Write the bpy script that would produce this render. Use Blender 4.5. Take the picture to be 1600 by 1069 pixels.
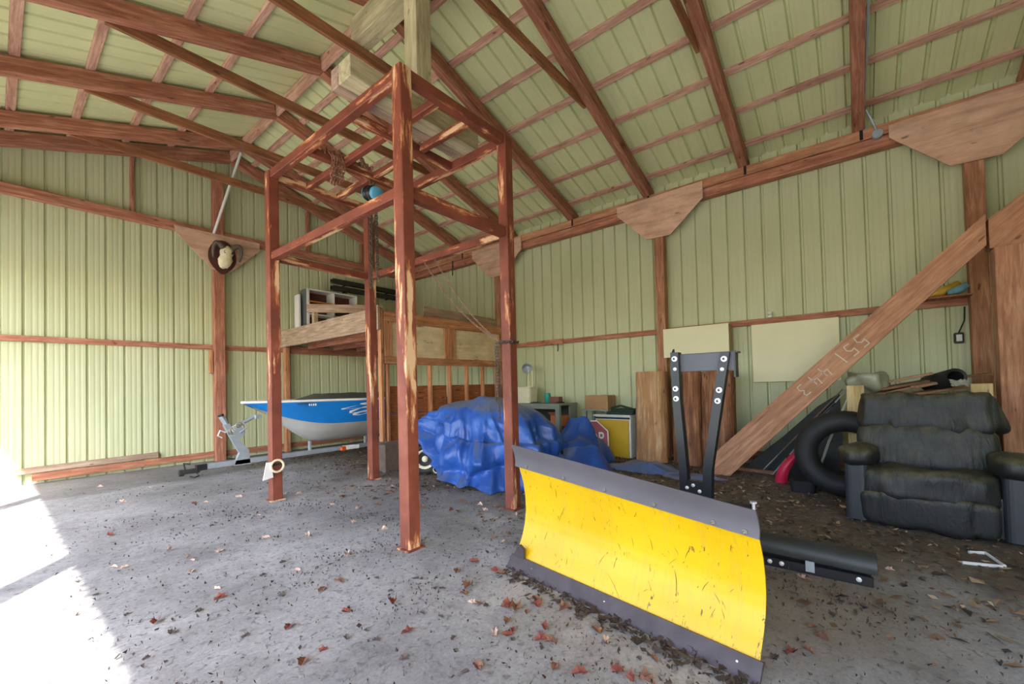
import bpy, math, random
from mathutils import Matrix, Vector, noise
random.seed(7)
SC = bpy.context.scene
COL = SC.collection
for o in list(bpy.data.objects): bpy.data.objects.remove(o)
V = Vector

# ------------------------------------------------------------------ camera, sky, sun, exposure
YAW, PIT, ROL, CAMH = math.radians(50.96), math.radians(1.185), math.radians(1.42), 1.3
fw = V((math.sin(YAW)*math.cos(PIT), math.cos(YAW)*math.cos(PIT), math.sin(PIT)))
rt = V((math.cos(YAW), -math.sin(YAW), 0)); dn = fw.cross(rt)
r2 = math.cos(ROL)*rt + math.sin(ROL)*dn
d2 = -math.sin(ROL)*rt + math.cos(ROL)*dn
cam = bpy.data.cameras.new('camera'); co = bpy.data.objects.new('camera', cam); COL.objects.link(co)
co.matrix_world = Matrix(((r2.x, -d2.x, -fw.x, 0), (r2.y, -d2.y, -fw.y, 0), (r2.z, -d2.z, -fw.z, CAMH), (0, 0, 0, 1)))
cam.sensor_width = 36; cam.lens = 660/1600*36; cam.shift_y = (589-534.5)/1600; cam.clip_start = .05
SC.camera = co

SUN_DIR = V((.595, .804, 0))            # horizontal travel of the sunlight
SUN_EL = math.radians(47.5)
w = bpy.data.worlds.new('sky'); SC.world = w; w.use_nodes = True
nt = w.node_tree; nt.nodes.clear()
sky = nt.nodes.new('ShaderNodeTexSky'); sky.sky_type = 'NISHITA'; sky.sun_disc = False
sky.sun_elevation = SUN_EL; sky.sun_rotation = math.atan2(-SUN_DIR.x, -SUN_DIR.y); sky.air_density = 1.0; sky.dust_density = 2.0
bg = nt.nodes.new('ShaderNodeBackground'); bg.inputs['Strength'].default_value = .62
wo = nt.nodes.new('ShaderNodeOutputWorld')
nt.links.new(sky.outputs[0], bg.inputs[0]); nt.links.new(bg.outputs[0], wo.inputs[0])
sl = bpy.data.lights.new('sun', 'SUN'); sl.energy = 7.5; sl.angle = math.radians(.6); sl.color = (1, .95, .88)
so = bpy.data.objects.new('sun', sl); COL.objects.link(so); so.location = (-20, -20, 30)
sd = V((SUN_DIR.x*math.cos(SUN_EL), SUN_DIR.y*math.cos(SUN_EL), -math.sin(SUN_EL)))
so.rotation_euler = sd.to_track_quat('-Z', 'Y').to_euler()
SC.view_settings.view_transform = 'Standard'; SC.view_settings.look = 'None'
SC.view_settings.gamma = 1; SC.view_settings.use_curve_mapping = False
SC.view_settings.exposure = .95

# ------------------------------------------------------------------ helpers
WM = {}
class MB:
    """collects verts / faces of one mesh"""
    def __init__(s): s.v = []; s.f = []
    def add(s, vs, fs, M=None):
        b = len(s.v)
        s.v += [tuple(M @ V(p)) if M else tuple(p) for p in vs]
        s.f += [tuple(b+i for i in f) for f in fs]
        return s
    def box(s, c, d, ch=.004, M=None):
        hx, hy, hz = d[0]/2, d[1]/2, d[2]/2
        ch = min(ch, hx*.45, hy*.45, hz*.45)
        vs = []; idx = {}
        for sx in (-1, 1):
            for sy in (-1, 1):
                for sz in (-1, 1):
                    for a in range(3):
                        p = [sx*(hx-ch), sy*(hy-ch), sz*(hz-ch)]
                        p[a] = (sx*hx, sy*hy, sz*hz)[a]
                        idx[(sx, sy, sz, a)] = len(vs)
                        vs.append((p[0]+c[0], p[1]+c[1], p[2]+c[2]))
        fs = []
        def k(a, b, c_, sa, sb, sc, ax):
            t = [0, 0, 0]; t[a] = sa; t[b] = sb; t[c_] = sc
            return idx[(t[0], t[1], t[2], ax)]
        for a in range(3):
            b, c_ = (a+1) % 3, (a+2) % 3
            for sa in (-1, 1):
                q = [k(a, b, c_, sa, sb, sc, a) for sb, sc in ((-1, -1), (1, -1), (1, 1), (-1, 1))]
                fs.append(q if sa > 0 else q[::-1])
            for sb in (-1, 1):          # edges along a
                for sc in (-1, 1):
                    q = [k(a, b, c_, -1, sb, sc, b), k(a, b, c_, 1, sb, sc, b), k(a, b, c_, 1, sb, sc, c_), k(a, b, c_, -1, sb, sc, c_)]
                    fs.append(q if sb*sc > 0 else q[::-1])
        for sx in (-1, 1):
            for sy in (-1, 1):
                for sz in (-1, 1):
                    q = [idx[(sx, sy, sz, a)] for a in range(3)]
                    fs.append(q if sx*sy*sz > 0 else q[::-1])
        return s.add(vs, fs, M)
    def prism(s, poly, y0, y1, M=None):
        """polygon in local x,z extruded along local y"""
        n = len(poly)
        vs = [(x, y0, z) for x, z in poly] + [(x, y1, z) for x, z in poly]
        fs = [tuple(range(n)), tuple(range(2*n-1, n-1, -1))]
        fs += [(i, i+n, (i+1) % n+n, (i+1) % n) for i in range(n)]
        return s.add(vs, fs, M)
    def tube(s, path, r, n=8, closed=False, M=None, caps=True):
        path = [V(p) for p in path]; m = len(path); vs = []; fs = []
        up = None
        for i, p in enumerate(path):
            a = path[(i-1) % m] if closed or i > 0 else p
            b = path[(i+1) % m] if closed or i < m-1 else p
            t = (b-a).normalized()
            if up is None:
                up = V((0, 0, 1)) if abs(t.z) < .9 else V((1, 0, 0))
            e1 = (up - t*up.dot(t)).normalized(); e2 = t.cross(e1); up = e1
            rr = r[i] if isinstance(r, (list, tuple)) else r
            for k in range(n):
                a_ = 2*math.pi*k/n
                vs.append(p + e1*math.cos(a_)*rr + e2*math.sin(a_)*rr)
        for i in range(m if closed else m-1):
            j = (i+1) % m
            for k in range(n):
                fs.append((i*n+k, i*n+(k+1) % n, j*n+(k+1) % n, j*n+k))
        if not closed and caps:
            fs.append(tuple(range(n))[::-1]); fs.append(tuple((m-1)*n+k for k in range(n)))
        return s.add(vs, fs, M)
    def lathe(s, prof, n=20, M=None, caps=True):
        """profile (r,z) about local z"""
        m = len(prof); vs = []; fs = []
        for r, z in prof:
            for k in range(n):
                a = 2*math.pi*k/n; vs.append((r*math.cos(a), r*math.sin(a), z))
        for i in range(m-1):
            for k in range(n):
                fs.append((i*n+k, i*n+(k+1) % n, (i+1)*n+(k+1) % n, (i+1)*n+k))
        if caps:
            fs.append(tuple(range(n))[::-1]); fs.append(tuple((m-1)*n+k for k in range(n)))
        return s.add(vs, fs, M)
    def grid(s, nu, nv, fn, closed_u=False, M=None):
        vs = [fn(i, j) for j in range(nv) for i in range(nu)]; fs = []
        for j in range(nv-1):
            for i in range(nu if closed_u else nu-1):
                i2 = (i+1) % nu
                fs.append((j*nu+i, j*nu+i2, (j+1)*nu+i2, (j+1)*nu+i))
        return s.add(vs, fs, M)

def tag(o, label=None, cat=None, group=None, kind=None):
    if label: o['label'] = label
    if cat: o['category'] = cat
    if group: o['group'] = group
    if kind: o['kind'] = kind
    return o
def place(o, M, parent=None):
    WM[o.name] = M
    if parent:
        o.parent = parent; o.matrix_parent_inverse = Matrix.Identity(4)
        o.matrix_basis = WM[parent.name].inverted() @ M
    else: o.matrix_basis = M
def thing(name, loc, label=None, cat=None, group=None, kind=None, rz=0):
    o = bpy.data.objects.new(name, None); COL.objects.link(o); o.empty_display_size = .1
    place(o, Matrix.Translation(loc) @ Matrix.Rotation(rz, 4, 'Z'))
    return tag(o, label, cat, group, kind)
def mk(name, mb, mat, parent=None, M=None, smooth=False, origin=None):
    """mb in world coordinates (M None: origin found) or in the frame M"""
    if M is None:
        xs = [p[0] for p in mb.v]; ys = [p[1] for p in mb.v]; zs = [p[2] for p in mb.v]
        og = origin or ((min(xs)+max(xs))/2, (min(ys)+max(ys))/2, min(zs))
        M = Matrix.Translation(og); og = V(og)
        vs = [tuple(V(p)-og) for p in mb.v]
    else: vs = mb.v
    me = bpy.data.meshes.new(name); me.from_pydata(vs, [], mb.f)
    me.materials.append(mat)
    if smooth: me.polygons.foreach_set('use_smooth', [True]*len(me.polygons))
    me.update()
    o = bpy.data.objects.new(name, me); COL.objects.link(o); place(o, M, parent)
    return o
def dup(o, M, parent=None):
    c = o.copy(); COL.objects.link(c); c.parent = None; place(c, M, parent)
    return c
def frame(p0, p1, up=(0, 0, 1)):
    p0, p1 = V(p0), V(p1); x = (p1-p0).normalized(); u = V(up)
    y = u.cross(x)
    if y.length < 1e-4: y = V((0, 1, 0)).cross(x)
    y.normalize(); z = x.cross(y); c = (p0+p1)/2
    return Matrix(((x.x, y.x, z.x, c.x), (x.y, y.y, z.y, c.y), (x.z, y.z, z.z, c.z), (0, 0, 0, 1)))
def board(name, p0, p1, wd, ht, mat, parent=None, up=(0, 0, 1), ch=.004):
    """board from p0 to p1, wd across, ht along up; its own long axis is local x"""
    L = (V(p1)-V(p0)).length
    return mk(name, MB().box((0, 0, 0), (L, wd, ht), ch), mat, parent, frame(p0, p1, up))
def mkw(name, mb, mat, parent, M, smooth=False):
    Mi_ = M.inverted(); mb.v = [tuple(Mi_ @ V(p)) for p in mb.v]
    return mk(name, mb, mat, parent, M, smooth)
def nz(x, y=0, z=0): return noise.noise(V((x, y, z)))
def smooth_shade(o, ang=40):
    o.data.set_sharp_from_angle(angle=math.radians(ang)); return o

# ------------------------------------------------------------------ materials
def lin(r, g, b):
    f = lambda c: (c/255/12.92) if c/255 <= .04045 else ((c/255+.055)/1.055)**2.4
    return (f(r), f(g), f(b), 1)
class NT:
    def __init__(s, name):
        s.m = bpy.data.materials.new(name); s.m.use_nodes = True
        s.t = s.m.node_tree; s.b = s.t.nodes['Principled BSDF']
        s.tc = s.t.nodes.new('ShaderNodeTexCoord'); s.oi = None
    def L(s, a, b): s.t.links.new(a, b)
    def coord(s, scale=(1, 1, 1), rnd=True, kind='Object'):
        mp = s.t.nodes.new('ShaderNodeMapping'); mp.inputs['Scale'].default_value = scale
        s.L(s.tc.outputs[kind], mp.inputs['Vector'])
        if rnd:
            if not s.oi: s.oi = s.t.nodes.new('ShaderNodeObjectInfo')
            mu = s.t.nodes.new('ShaderNodeMath'); mu.operation = 'MULTIPLY'; mu.inputs[1].default_value = 53.0
            s.L(s.oi.outputs['Random'], mu.inputs[0]); s.L(mu.outputs[0], mp.inputs['Location'])
        return mp.outputs[0]
    def noise(s, vec, scale, detail=4, rough=.55, dist=0):
        n = s.t.nodes.new('ShaderNodeTexNoise'); n.inputs['Scale'].default_value = scale
        n.inputs['Detail'].default_value = detail; n.inputs['Roughness'].default_value = rough
        n.inputs['Distortion'].default_value = dist
        s.L(vec, n.inputs['Vector']); return n.outputs['Fac']
    def ramp(s, fac, stops):
        r = s.t.nodes.new('ShaderNodeValToRGB'); e = r.color_ramp.elements
        while len(e) < len(stops): e.new(.5)
        for i, (p, c) in enumerate(stops):
            e[i].position = p; e[i].color = c if not isinstance(c, (int, float)) else (c, c, c, 1)
        s.L(fac, r.inputs[0]); return r.outputs[0]
    def mix(s, fac, a, b, mode='MIX'):
        m = s.t.nodes.new('ShaderNodeMix'); m.data_type = 'RGBA'; m.blend_type = mode
        for v, i in ((fac, 0), (a, 6), (b, 7)):
            if isinstance(v, (int, float)): m.inputs[i].default_value = v
            elif isinstance(v, tuple): m.inputs[i].default_value = v
            else: s.L(v, m.inputs[i])
        return m.outputs[2]
    def math(s, op, a, b=0.0, c=None):
        m = s.t.nodes.new('ShaderNodeMath'); m.operation = op
        for i, v in enumerate((a, b) if c is None else (a, b, c)):
            if isinstance(v, (int, float)): m.inputs[i].default_value = v
            else: s.L(v, m.inputs[i])
        return m.outputs[0]
    def out(s, color=None, rough=.6, metal=0, bump=None, bs=.2, bd=.01, spec=None):
        if color is not None:
            if isinstance(color, tuple): s.b.inputs['Base Color'].default_value = color
            else: s.L(color, s.b.inputs['Base Color'])
        if isinstance(rough, (int, float)): s.b.inputs['Roughness'].default_value = rough
        else: s.L(rough, s.b.inputs['Roughness'])
        s.b.inputs['Metallic'].default_value = metal
        if spec is not None: s.b.inputs['Specular IOR Level'].default_value = spec
        if bump is not None:
            n = s.t.nodes.new('ShaderNodeBump'); n.inputs['Strength'].default_value = bs; n.inputs['Distance'].default_value = bd
            s.L(bump, n.inputs['Height']); s.L(n.outputs[0], s.b.inputs['Normal'])
        return s.m

def wood(name, dark, mid, light, rough=.8, grain=1.0, vary=.35, dirt=.0):
    t = NT(name)
    g = t.noise(t.coord((1.1*grain, 13*grain, 13*grain)), 2.2, 6, .62, .5)
    c = t.ramp(g, [(.25, dark), (.5, mid), (.72, light)])
    fine = t.noise(t.coord((4, 90, 90)), 3, 3, .6)
    c = t.mix(.35, c, t.ramp(fine, [(.3, .45), (.7, 1.25)]), 'MULTIPLY')
    blot = t.noise(t.coord((1.6, 2.5, 2.5)), 2.0, 3, .5)
    c = t.mix(.45, c, t.ramp(blot, [(.3, .6), (.65, 1.2)]), 'MULTIPLY')
    k = t.noise(t.coord((2.2, 7, 7)), 2.6, 1, .4)                     # knots
    c = t.mix(t.ramp(k, [(.72, 0.0), (.77, .75)]), c, (dark[0]*.35, dark[1]*.35, dark[2]*.35, 1))
    t.coord()
    hv = t.math('MULTIPLY_ADD', t.oi.outputs['Random'], vary*2, 1-vary)
    mv = t.t.nodes.new('ShaderNodeHueSaturation'); t.L(hv, mv.inputs['Value']); t.L(c, mv.inputs['Color'])
    return t.out(mv.outputs[0], rough, bump=g, bs=.25, bd=.006)
W_FRAME = wood('stained_framing', lin(132, 78, 58), lin(172, 112, 86), lin(204, 154, 128), vary=.14)
W_DARK = wood('dark_stained_framing', lin(112, 68, 44), lin(150, 98, 64), lin(176, 122, 88), vary=.12)
W_PINK = wood('pale_pink_purlin', lin(162, 112, 96), lin(204, 158, 138), lin(226, 192, 172), vary=.12)
W_GUSS = wood('plywood_gusset', lin(190, 144, 116), lin(216, 176, 148), lin(226, 190, 164), grain=.5, vary=.05)
W_POST = wood('weathered_post', lin(136, 88, 62), lin(184, 128, 94), lin(212, 164, 128), vary=.1)
W_TIMB = wood('rough_timber', lin(150, 100, 70), lin(192, 138, 104), lin(212, 164, 130), grain=.8, vary=.05)
W_TREAT = wood('treated_timber', lin(150, 142, 108), lin(190, 180, 142), lin(212, 204, 172), grain=.7, vary=.08)
W_GREY = wood('greyed_board', lin(128, 104, 88), lin(172, 146, 124), lin(196, 174, 154), vary=.12)
W_LOFT = wood('loft_lumber', lin(150, 92, 56), lin(188, 128, 86), lin(214, 164, 120), vary=.14)
W_PLY = wood('bare_plywood', lin(206, 180, 136), lin(224, 202, 160), lin(234, 216, 178), grain=.35, vary=.05)
W_OSB = wood('osb_panel', lin(112, 62, 34), lin(158, 92, 52), lin(190, 128, 80), grain=2.2, vary=.08)
W_BARK = wood('slab_bark', lin(84, 52, 34), lin(146, 94, 62), lin(198, 146, 104), grain=.9, vary=.2)
W_SCRAP = wood('scrap_lumber', lin(104, 76, 54), lin(160, 120, 88), lin(200, 156, 116), vary=.3)
W_PINE = wood('new_pine', lin(178, 146, 92), lin(208, 180, 124), lin(222, 198, 148), vary=.05)

def steel_mat(name, lo, hi):
    t = NT(name)
    a = t.noise(t.coord((.8, .8, .5)), 1.5, 4, .5)
    c = t.ramp(a, [(.3, lo), (.7, hi)])
    s_ = t.noise(t.coord((9, 9, .7)), 2.0, 5, .6)
    c = t.mix(t.ramp(s_, [(.5, 0.0), (.85, .12)]), c, lin(150, 156, 112))
    return t.out(c, .5, spec=.35)
M_STEEL = steel_mat('green_steel', lin(190, 195, 154), lin(200, 204, 165))
M_ROOF = steel_mat('yellow_green_roof_steel', lin(206, 212, 162), lin(216, 220, 174))
def floor_mat():
    t = NT('dusty_concrete')
    co_ = t.coord((1, 1, 1), False)
    big = t.noise(co_, .9, 6, .6, .4)
    c = t.ramp(big, [(.25, lin(124, 121, 120)), (.5, lin(160, 157, 156)), (.75, lin(190, 187, 186))])
    med = t.noise(co_, 6, 6, .7, 1.0)
    c = t.mix(.55, c, t.ramp(med, [(.3, .55), (.6, 1.1)]), 'MULTIPLY')
    fine = t.noise(co_, 55, 5, .75)
    c = t.mix(.6, c, t.ramp(fine, [(.3, .5), (.62, 1.15)]), 'MULTIPLY')
    peb = t.noise(co_, 26, 3, .6, .6)
    c = t.mix(t.ramp(peb, [(.56, 0.0), (.66, .6)]), c, lin(84, 80, 80))
    sep = t.t.nodes.new('ShaderNodeSeparateXYZ'); t.L(t.tc.outputs['Object'], sep.inputs[0])
    wob = t.noise(co_, 1.3, 5, .65, .5)
    def edge(v, lo, hi):
        mr = t.t.nodes.new('ShaderNodeMapRange'); mr.interpolation_type = 'SMOOTHSTEP'
        mr.inputs[1].default_value = lo; mr.inputs[2].default_value = hi; t.L(v, mr.inputs[0]); return mr.outputs[0]
    xw = t.math('MULTIPLY_ADD', wob, 3.0, sep.outputs[0])
    d = t.math('MULTIPLY', edge(xw, 4.0, 6.1), .93)
    dirt = t.ramp(t.noise(co_, 14, 6, .7, .8), [(.3, lin(58, 48, 38)), (.55, lin(104, 90, 70)), (.75, lin(140, 126, 100))])
    c = t.mix(d, c, dirt)
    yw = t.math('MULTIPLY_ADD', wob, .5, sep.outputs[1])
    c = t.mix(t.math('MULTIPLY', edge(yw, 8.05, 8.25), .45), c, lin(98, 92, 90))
    # brown tannin wash where leaves rot around the plow
    wx = t.math('SUBTRACT', sep.outputs[0], 2.9); wy = t.math('SUBTRACT', sep.outputs[1], .3)
    rr = t.math('SQRT', t.math('ADD', t.math('MULTIPLY', wx, wx), t.math('MULTIPLY', wy, wy)))
    st = t.math('SUBTRACT', 1.0, edge(t.math('MULTIPLY_ADD', wob, 1.0, rr), .7, 1.6))
    c = t.mix(t.math('MULTIPLY', st, .5), c, lin(124, 104, 72))
    bl = t.noise(co_, 1.7, 3, .5)
    c = t.mix(t.ramp(bl, [(.62, 0.0), (.75, .25)]), c, lin(150, 166, 176))
    return t.out(c, .85, bump=t.mix(.5, fine, med), bs=.35, bd=.008)
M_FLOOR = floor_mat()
def paint_rust(name, seedz=1.0):
    t = NT(name)
    a = t.noise(t.coord((1, 1, 1)), 3, 4, .6)
    c = t.ramp(a, [(.3, lin(104, 52, 37)), (.6, lin(134, 69, 50)), (.8, lin(158, 92, 68))])
    p = t.noise(t.coord((3.0, 15, 15)), 1.5, 7, .72, .5)              # long peels down the member
    q = t.noise(t.coord((.9, 7, 7)), 1.3, 2, .5)
    m = t.math('ADD', t.math('MULTIPLY_ADD', p, .7, .15), t.math('MULTIPLY_ADD', q, 1.15, -.575))
    c = t.mix(t.ramp(m, [(.6, 0.0), (.635, 1.0)]), c, lin(186, 116, 74))
    c = t.mix(t.ramp(m, [(.655, 0.0), (.7, .9)]), c, lin(226, 190, 146))
    f = t.noise(t.coord((20, 20, 20)), 4, 3, .7)
    c = t.mix(t.ramp(f, [(.68, 0.0), (.74, .6)]), c, lin(84, 34, 22))
    return t.out(c, .6, bump=m, bs=.25, bd=.004)
M_RUST = paint_rust('peeling_oxide_paint')
def plain(name, col, rough=.5, metal=0, var=.12, sc=6, spec=None, bump=0):
    t = NT(name)
    n = t.noise(t.coord((1, 1, 1)), sc, 4, .6)
    lo = tuple(max(0, x*(1-var)) for x in col[:3])+(1,); hi = tuple(min(1, x*(1+var)) for x in col[:3])+(1,)
    c = t.ramp(n, [(.3, lo), (.7, hi)])
    return t.out(c, rough, metal, spec=spec, bump=n if bump else None, bs=bump, bd=.01)
def plow_yellow():
    t = NT('scratched_yellow')
    b = t.noise(t.coord((1, 1, 1), False), 2, 3, .5)
    c = t.ramp(b, [(.3, lin(214, 168, 4)), (.7, lin(226, 182, 10))])
    scuff = t.noise(t.coord((24, 1, 2.0), False), 2.0, 7, .8, .1)
    c = t.mix(t.ramp(scuff, [(.52, 0.0), (.68, .34)]), c, lin(170, 138, 76))
    nick = t.noise(t.coord((15, 2, 4), False), 3.0, 4, .6, 1.2)
    c = t.mix(t.ramp(nick, [(.655, 0.0), (.67, .9)]), c, lin(88, 66, 36))
    sep = t.t.nodes.new('ShaderNodeSeparateXYZ'); t.L(t.tc.outputs['Object'], sep.inputs[0])
    low = t.math('SUBTRACT', t.math('MULTIPLY_ADD', nick, .5, .13), sep.outputs[2])
    wear = t.noise(t.coord((9, 2, 9), False), 3, 5, .75, .5)
    lm = t.math('MULTIPLY', t.ramp(low, [(.3, 0.0), (.38, 1.0)]), t.ramp(wear, [(.55, 0.0), (.62, .8)]))
    c = t.mix(lm, c, lin(150, 90, 40))
    return t.out(c, .38, spec=.5)
M_YEL = plow_yellow()
def tarp_mat():
    t = NT('blue_tarp')
    n = t.noise(t.coord((1, 1, 1), False), 3, 5, .6)
    c = t.ramp(n, [(.3, lin(28, 66, 138)), (.7, lin(50, 98, 180))])
    wr = t.noise(t.coord((1, 1, 1), False), 7, 5, .62, 1.6)
    dust = t.noise(t.coord((1, 1, 1), False), 1.6, 5, .6)
    g = t.t.nodes.new('ShaderNodeNewGeometry'); sep = t.t.nodes.new('ShaderNodeSeparateXYZ'); t.L(g.outputs['Normal'], sep.inputs[0])
    du = t.math('MULTIPLY', t.ramp(sep.outputs[2], [(.6, 0.0), (.95, .85)]), t.ramp(dust, [(.2, .5), (.6, 1.0)]))   # settled dust
    c = t.mix(du, c, lin(112, 120, 134))
    return t.out(c, .3, bump=wr, bs=.4, bd=.025, spec=.5)
M_TARP = tarp_mat()
def leather():
    t = NT('dusty_black_leather')
    g = t.t.nodes.new('ShaderNodeNewGeometry'); sep = t.t.nodes.new('ShaderNodeSeparateXYZ'); t.L(g.outputs['Normal'], sep.inputs[0])
    d = t.noise(t.coord((1, 1, 1), False), 7, 6, .7)
    k = t.math('MULTIPLY', t.ramp(sep.outputs[2], [(-.1, .0), (.75, .85)]), t.ramp(d, [(.36, .1), (.62, 1.0)]))          # settled dust
    c = t.mix(k, lin(30, 30, 31), lin(104, 98, 72))
    wr = t.noise(t.coord((1, 5, 1.5), False), 5, 4, .6, .8)
    return t.out(c, .55, bump=wr, bs=.5, bd=.02)
M_LEATH = leather()
M_BLK = plain('black_powder_coat', lin(30, 31, 34), .4, 0, .2)
M_RUB = plain('grey_rubber', lin(92, 88, 92), .6, 0, .12, 5)
M_TIRE = plain('black_rubber', lin(30, 30, 31), .65, 0, .2, 8)
M_WEAR = plain('bare_steel_edge', lin(84, 74, 76), .5, .3, .25, 8)
M_BSTEEL = plain('tarnished_bolt', lin(128, 118, 110), .4, .4, .15)
M_ZINC = plain('zinc_bolt', lin(226, 226, 224), .3, .3, .08)
M_GALV = plain('galvanised_steel', lin(168, 176, 184), .45, .35, .12, 10)
M_BHULL = plain('hull_blue', lin(14, 112, 188), .3, 0, .1, 3)
M_WHULL = plain('hull_aluminium', lin(188, 188, 184), .4, 0, .08, 4)
M_WHITE = plain('white_paint', lin(226, 226, 222), .45, 0, .05)
M_INNER = plain('boat_inside', lin(96, 96, 84), .7, 0, .2)
M_CREAM = plain('cream_laminate', lin(226, 220, 178), .5, 0, .04, 2)
M_TUB = plain('cream_plastic', lin(222, 214, 182), .45, 0, .05)
M_GREYP = plain('grey_green_paint', lin(136, 142, 128), .6, 0, .1)
M_CARD = plain('cardboard', lin(168, 128, 86), .8, 0, .1)
M_CARDO = plain('orange_cardboard', lin(196, 118, 72), .8, 0, .08)
M_FRIDGE = plain('mustard_enamel', lin(206, 168, 48), .4, 0, .08, 3)
M_TEAL = plain('teal_plastic', lin(16, 140, 124), .4, 0, .06)
M_DGREEN = plain('dark_green_fabric', lin(38, 54, 44), .8, 0, .2)
M_RED = plain('sign_red', lin(150, 18, 34), .4, 0, .08)
M_PINKR = plain('red_plastic', lin(196, 40, 72), .4, 0, .1)
M_BLUEH = plain('hoist_blue', lin(92, 170, 204), .4, 0, .1)
M_CHAIN = plain('rusty_chain', lin(158, 112, 92), .7, .4, .3, 20)
M_CHAIND = plain('dark_chain', lin(92, 80, 68), .6, .4, .3, 20)
M_CHAINP = plain('pale_chain', lin(150, 120, 100), .6, .3, .2, 20)
M_BLOCK = plain('concrete_block', lin(112, 94, 84), .9, 0, .2, 12, bump=.3)
M_BONE = plain('bone', lin(232, 220, 184), .7, 0, .12, 18, bump=.3)
M_PLAQ = plain('dark_plaque', lin(82, 46, 38), .5, 0, .15)
M_HORN = plain('horn', lin(96, 84, 72), .6, 0, .25, 20)
M_YBAG = plain('yellow_bag', lin(206, 164, 56), .5, 0, .1)
M_BBAG = plain('pale_blue_bag', lin(120, 172, 190), .5, 0, .1)
M_ORANGE = plain('orange_lens', lin(226, 84, 30), .3, 0, .05)
M_PAINTW = plain('white_marker', lin(204, 188, 166), .8, 0, .1)
M_PVC = plain('clear_poly', lin(148, 148, 124), .35, 0, .15)
M_ROPE = plain('pale_rope', lin(170, 166, 150), .8, 0, .1)
M_GRAVEL = plain('gravel_yard', lin(176, 170, 156), .9, 0, .18, 4)
M_TIRED = plain('wheel_rim_cream', lin(226, 216, 186), .5, 0, .06)
M_DARKW = plain('dark_painted_steel', lin(54, 56, 54), .5, .2, .2)

# ------------------------------------------------------------------ building shell
XR, XL, YG, YF = 7.46, -1.4, 9.66, -3.4       # sheet planes: right, left, gable, front
RX = 3.0                                      # ridge
SL = .305
def zu(x): return 5.87 - SL*abs(x-RX)         # underside of the rafters
def zroof(x): return zu(x) + .24              # underside of the roof sheets
PIT_G, PIT_R = .2265, .2424
def profile(length, start, pitch):
    """(s, depth) points across ribbed sheet; ribs recessed as seen from inside"""
    pr = [(0, 0), (.008, .032), (.03, .032), (.046, 0), (.092, 0), (.108, .0025), (.116, .0025), (.132, 0), (.156, 0), (.172, .0025), (.18, .0025), (.196, 0)]
    pts = [(start, 0)]; k = math.floor(start/pitch)-1
    while k*pitch < start+length:
        for s_, d in pr:
            s = k*pitch + s_*pitch/.2286
            if start+1e-4 < s < start+length-1e-4: pts.append((s, d))
        k += 1
    pts.append((start+length, 0)); return pts

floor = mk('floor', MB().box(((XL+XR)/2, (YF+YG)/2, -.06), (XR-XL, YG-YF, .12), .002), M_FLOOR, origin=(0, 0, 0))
tag(floor, 'dusty grey concrete slab floor littered with dirt and leaves', kind='structure')
yard = mk('ground', MB().box((-1, 3, -.19), (70, 70, .1), .002), M_GRAVEL, origin=(0, 0, -.14))
tag(yard, 'pale gravel yard outside the open side of the shed', kind='structure')

wall_back = thing('wall_back', (3, YG, 0), 'gable end wall of pale green ribbed steel with red-brown framing', kind='structure')
g0 = .283 % PIT_G
sheet_w = PIT_G*4
x = g0 + PIT_G*math.floor((XL-g0)/PIT_G) + .06
first = True
while x < XR:
    a, b = max(x, XL), min(x+sheet_w, XR)
    pts = profile(b-a, a-g0, PIT_G)
    m = MB(); n = len(pts)
    vs = [(s+g0, YG+d, -.01) for s, d in pts] + [(s+g0, YG+d, zroof(s+g0)-.005) for s, d in pts]
    fs = [(i, i+1, n+i+1, n+i) for i in range(n-1)]
    m.add(vs, fs); mk('steel_sheet', m, M_STEEL, wall_back)
    x += sheet_w
# framing of the gable wall
gy = YG-.03
def gboard(name, x0, x1, z0, z1, y, d, mat): return board(name, (x0, y, (z0+z1)/2), (x1, y, (z0+z1)/2), d, z1-z0, mat, wall_back)
gboard('girt', XL, 2.69, 2.14, 2.23, gy, .04, W_FRAME); gboard('girt', 2.88, XR-.05, 2.14, 2.23, gy, .04, W_FRAME)
board('skirt_board', (.21, gy-.02, .205), (1.86, gy-.02, .235), .05, .09, W_GREY, wall_back)
board('skirt_board', (.38, gy-.05, .1), (2.69, gy-.05, .13), .04, .11, W_FRAME, wall_back)
gboard('skirt_board', 2.9, XR-.1, .06, .17, gy, .04, W_FRAME)
gboard('top_plate', XL, 2.69, 4.3, 4.45, gy-.05, .12, W_FRAME); gboard('top_plate', 2.88, XR-.05, 4.3, 4.45, gy-.05, .12, W_FRAME)
for px, w_ in ((2.78, .17), (XR-.1, .15), (XL+.1, .17)):
    board('post', (px, YG-.11, -.005), (px, YG-.11, (5.55 if px == 2.78 else zu(px))), w_, .15, W_FRAME, wall_back, up=(0, 1, 0))
board('post_block', (2.66, YG-.06, 1.68), (2.66, YG-.06, 2.12), .05, .1, W_LOFT, wall_back, up=(0, 1, 0))
board('post_block', (2.9, YG-.06, 1.68), (2.9, YG-.06, 2.12), .05, .1, W_LOFT, wall_back, up=(0, 1, 0))
for px in (1.53, 4.55, 5.9):
    board('stud', (px, gy-.03, 4.45), (px, gy-.03, zu(px)-.02), .05, .09, W_FRAME, wall_back, up=(0, 1, 0))
gp = [(2.08, 4.36), (2.1, 4.24), (2.66, 3.66), (2.96, 3.66), (3.49, 4.2), (3.49, 4.36)]
mk('gusset_plate', MB().prism(gp, YG-.205, YG-.19), W_GUSS, wall_back)

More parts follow.
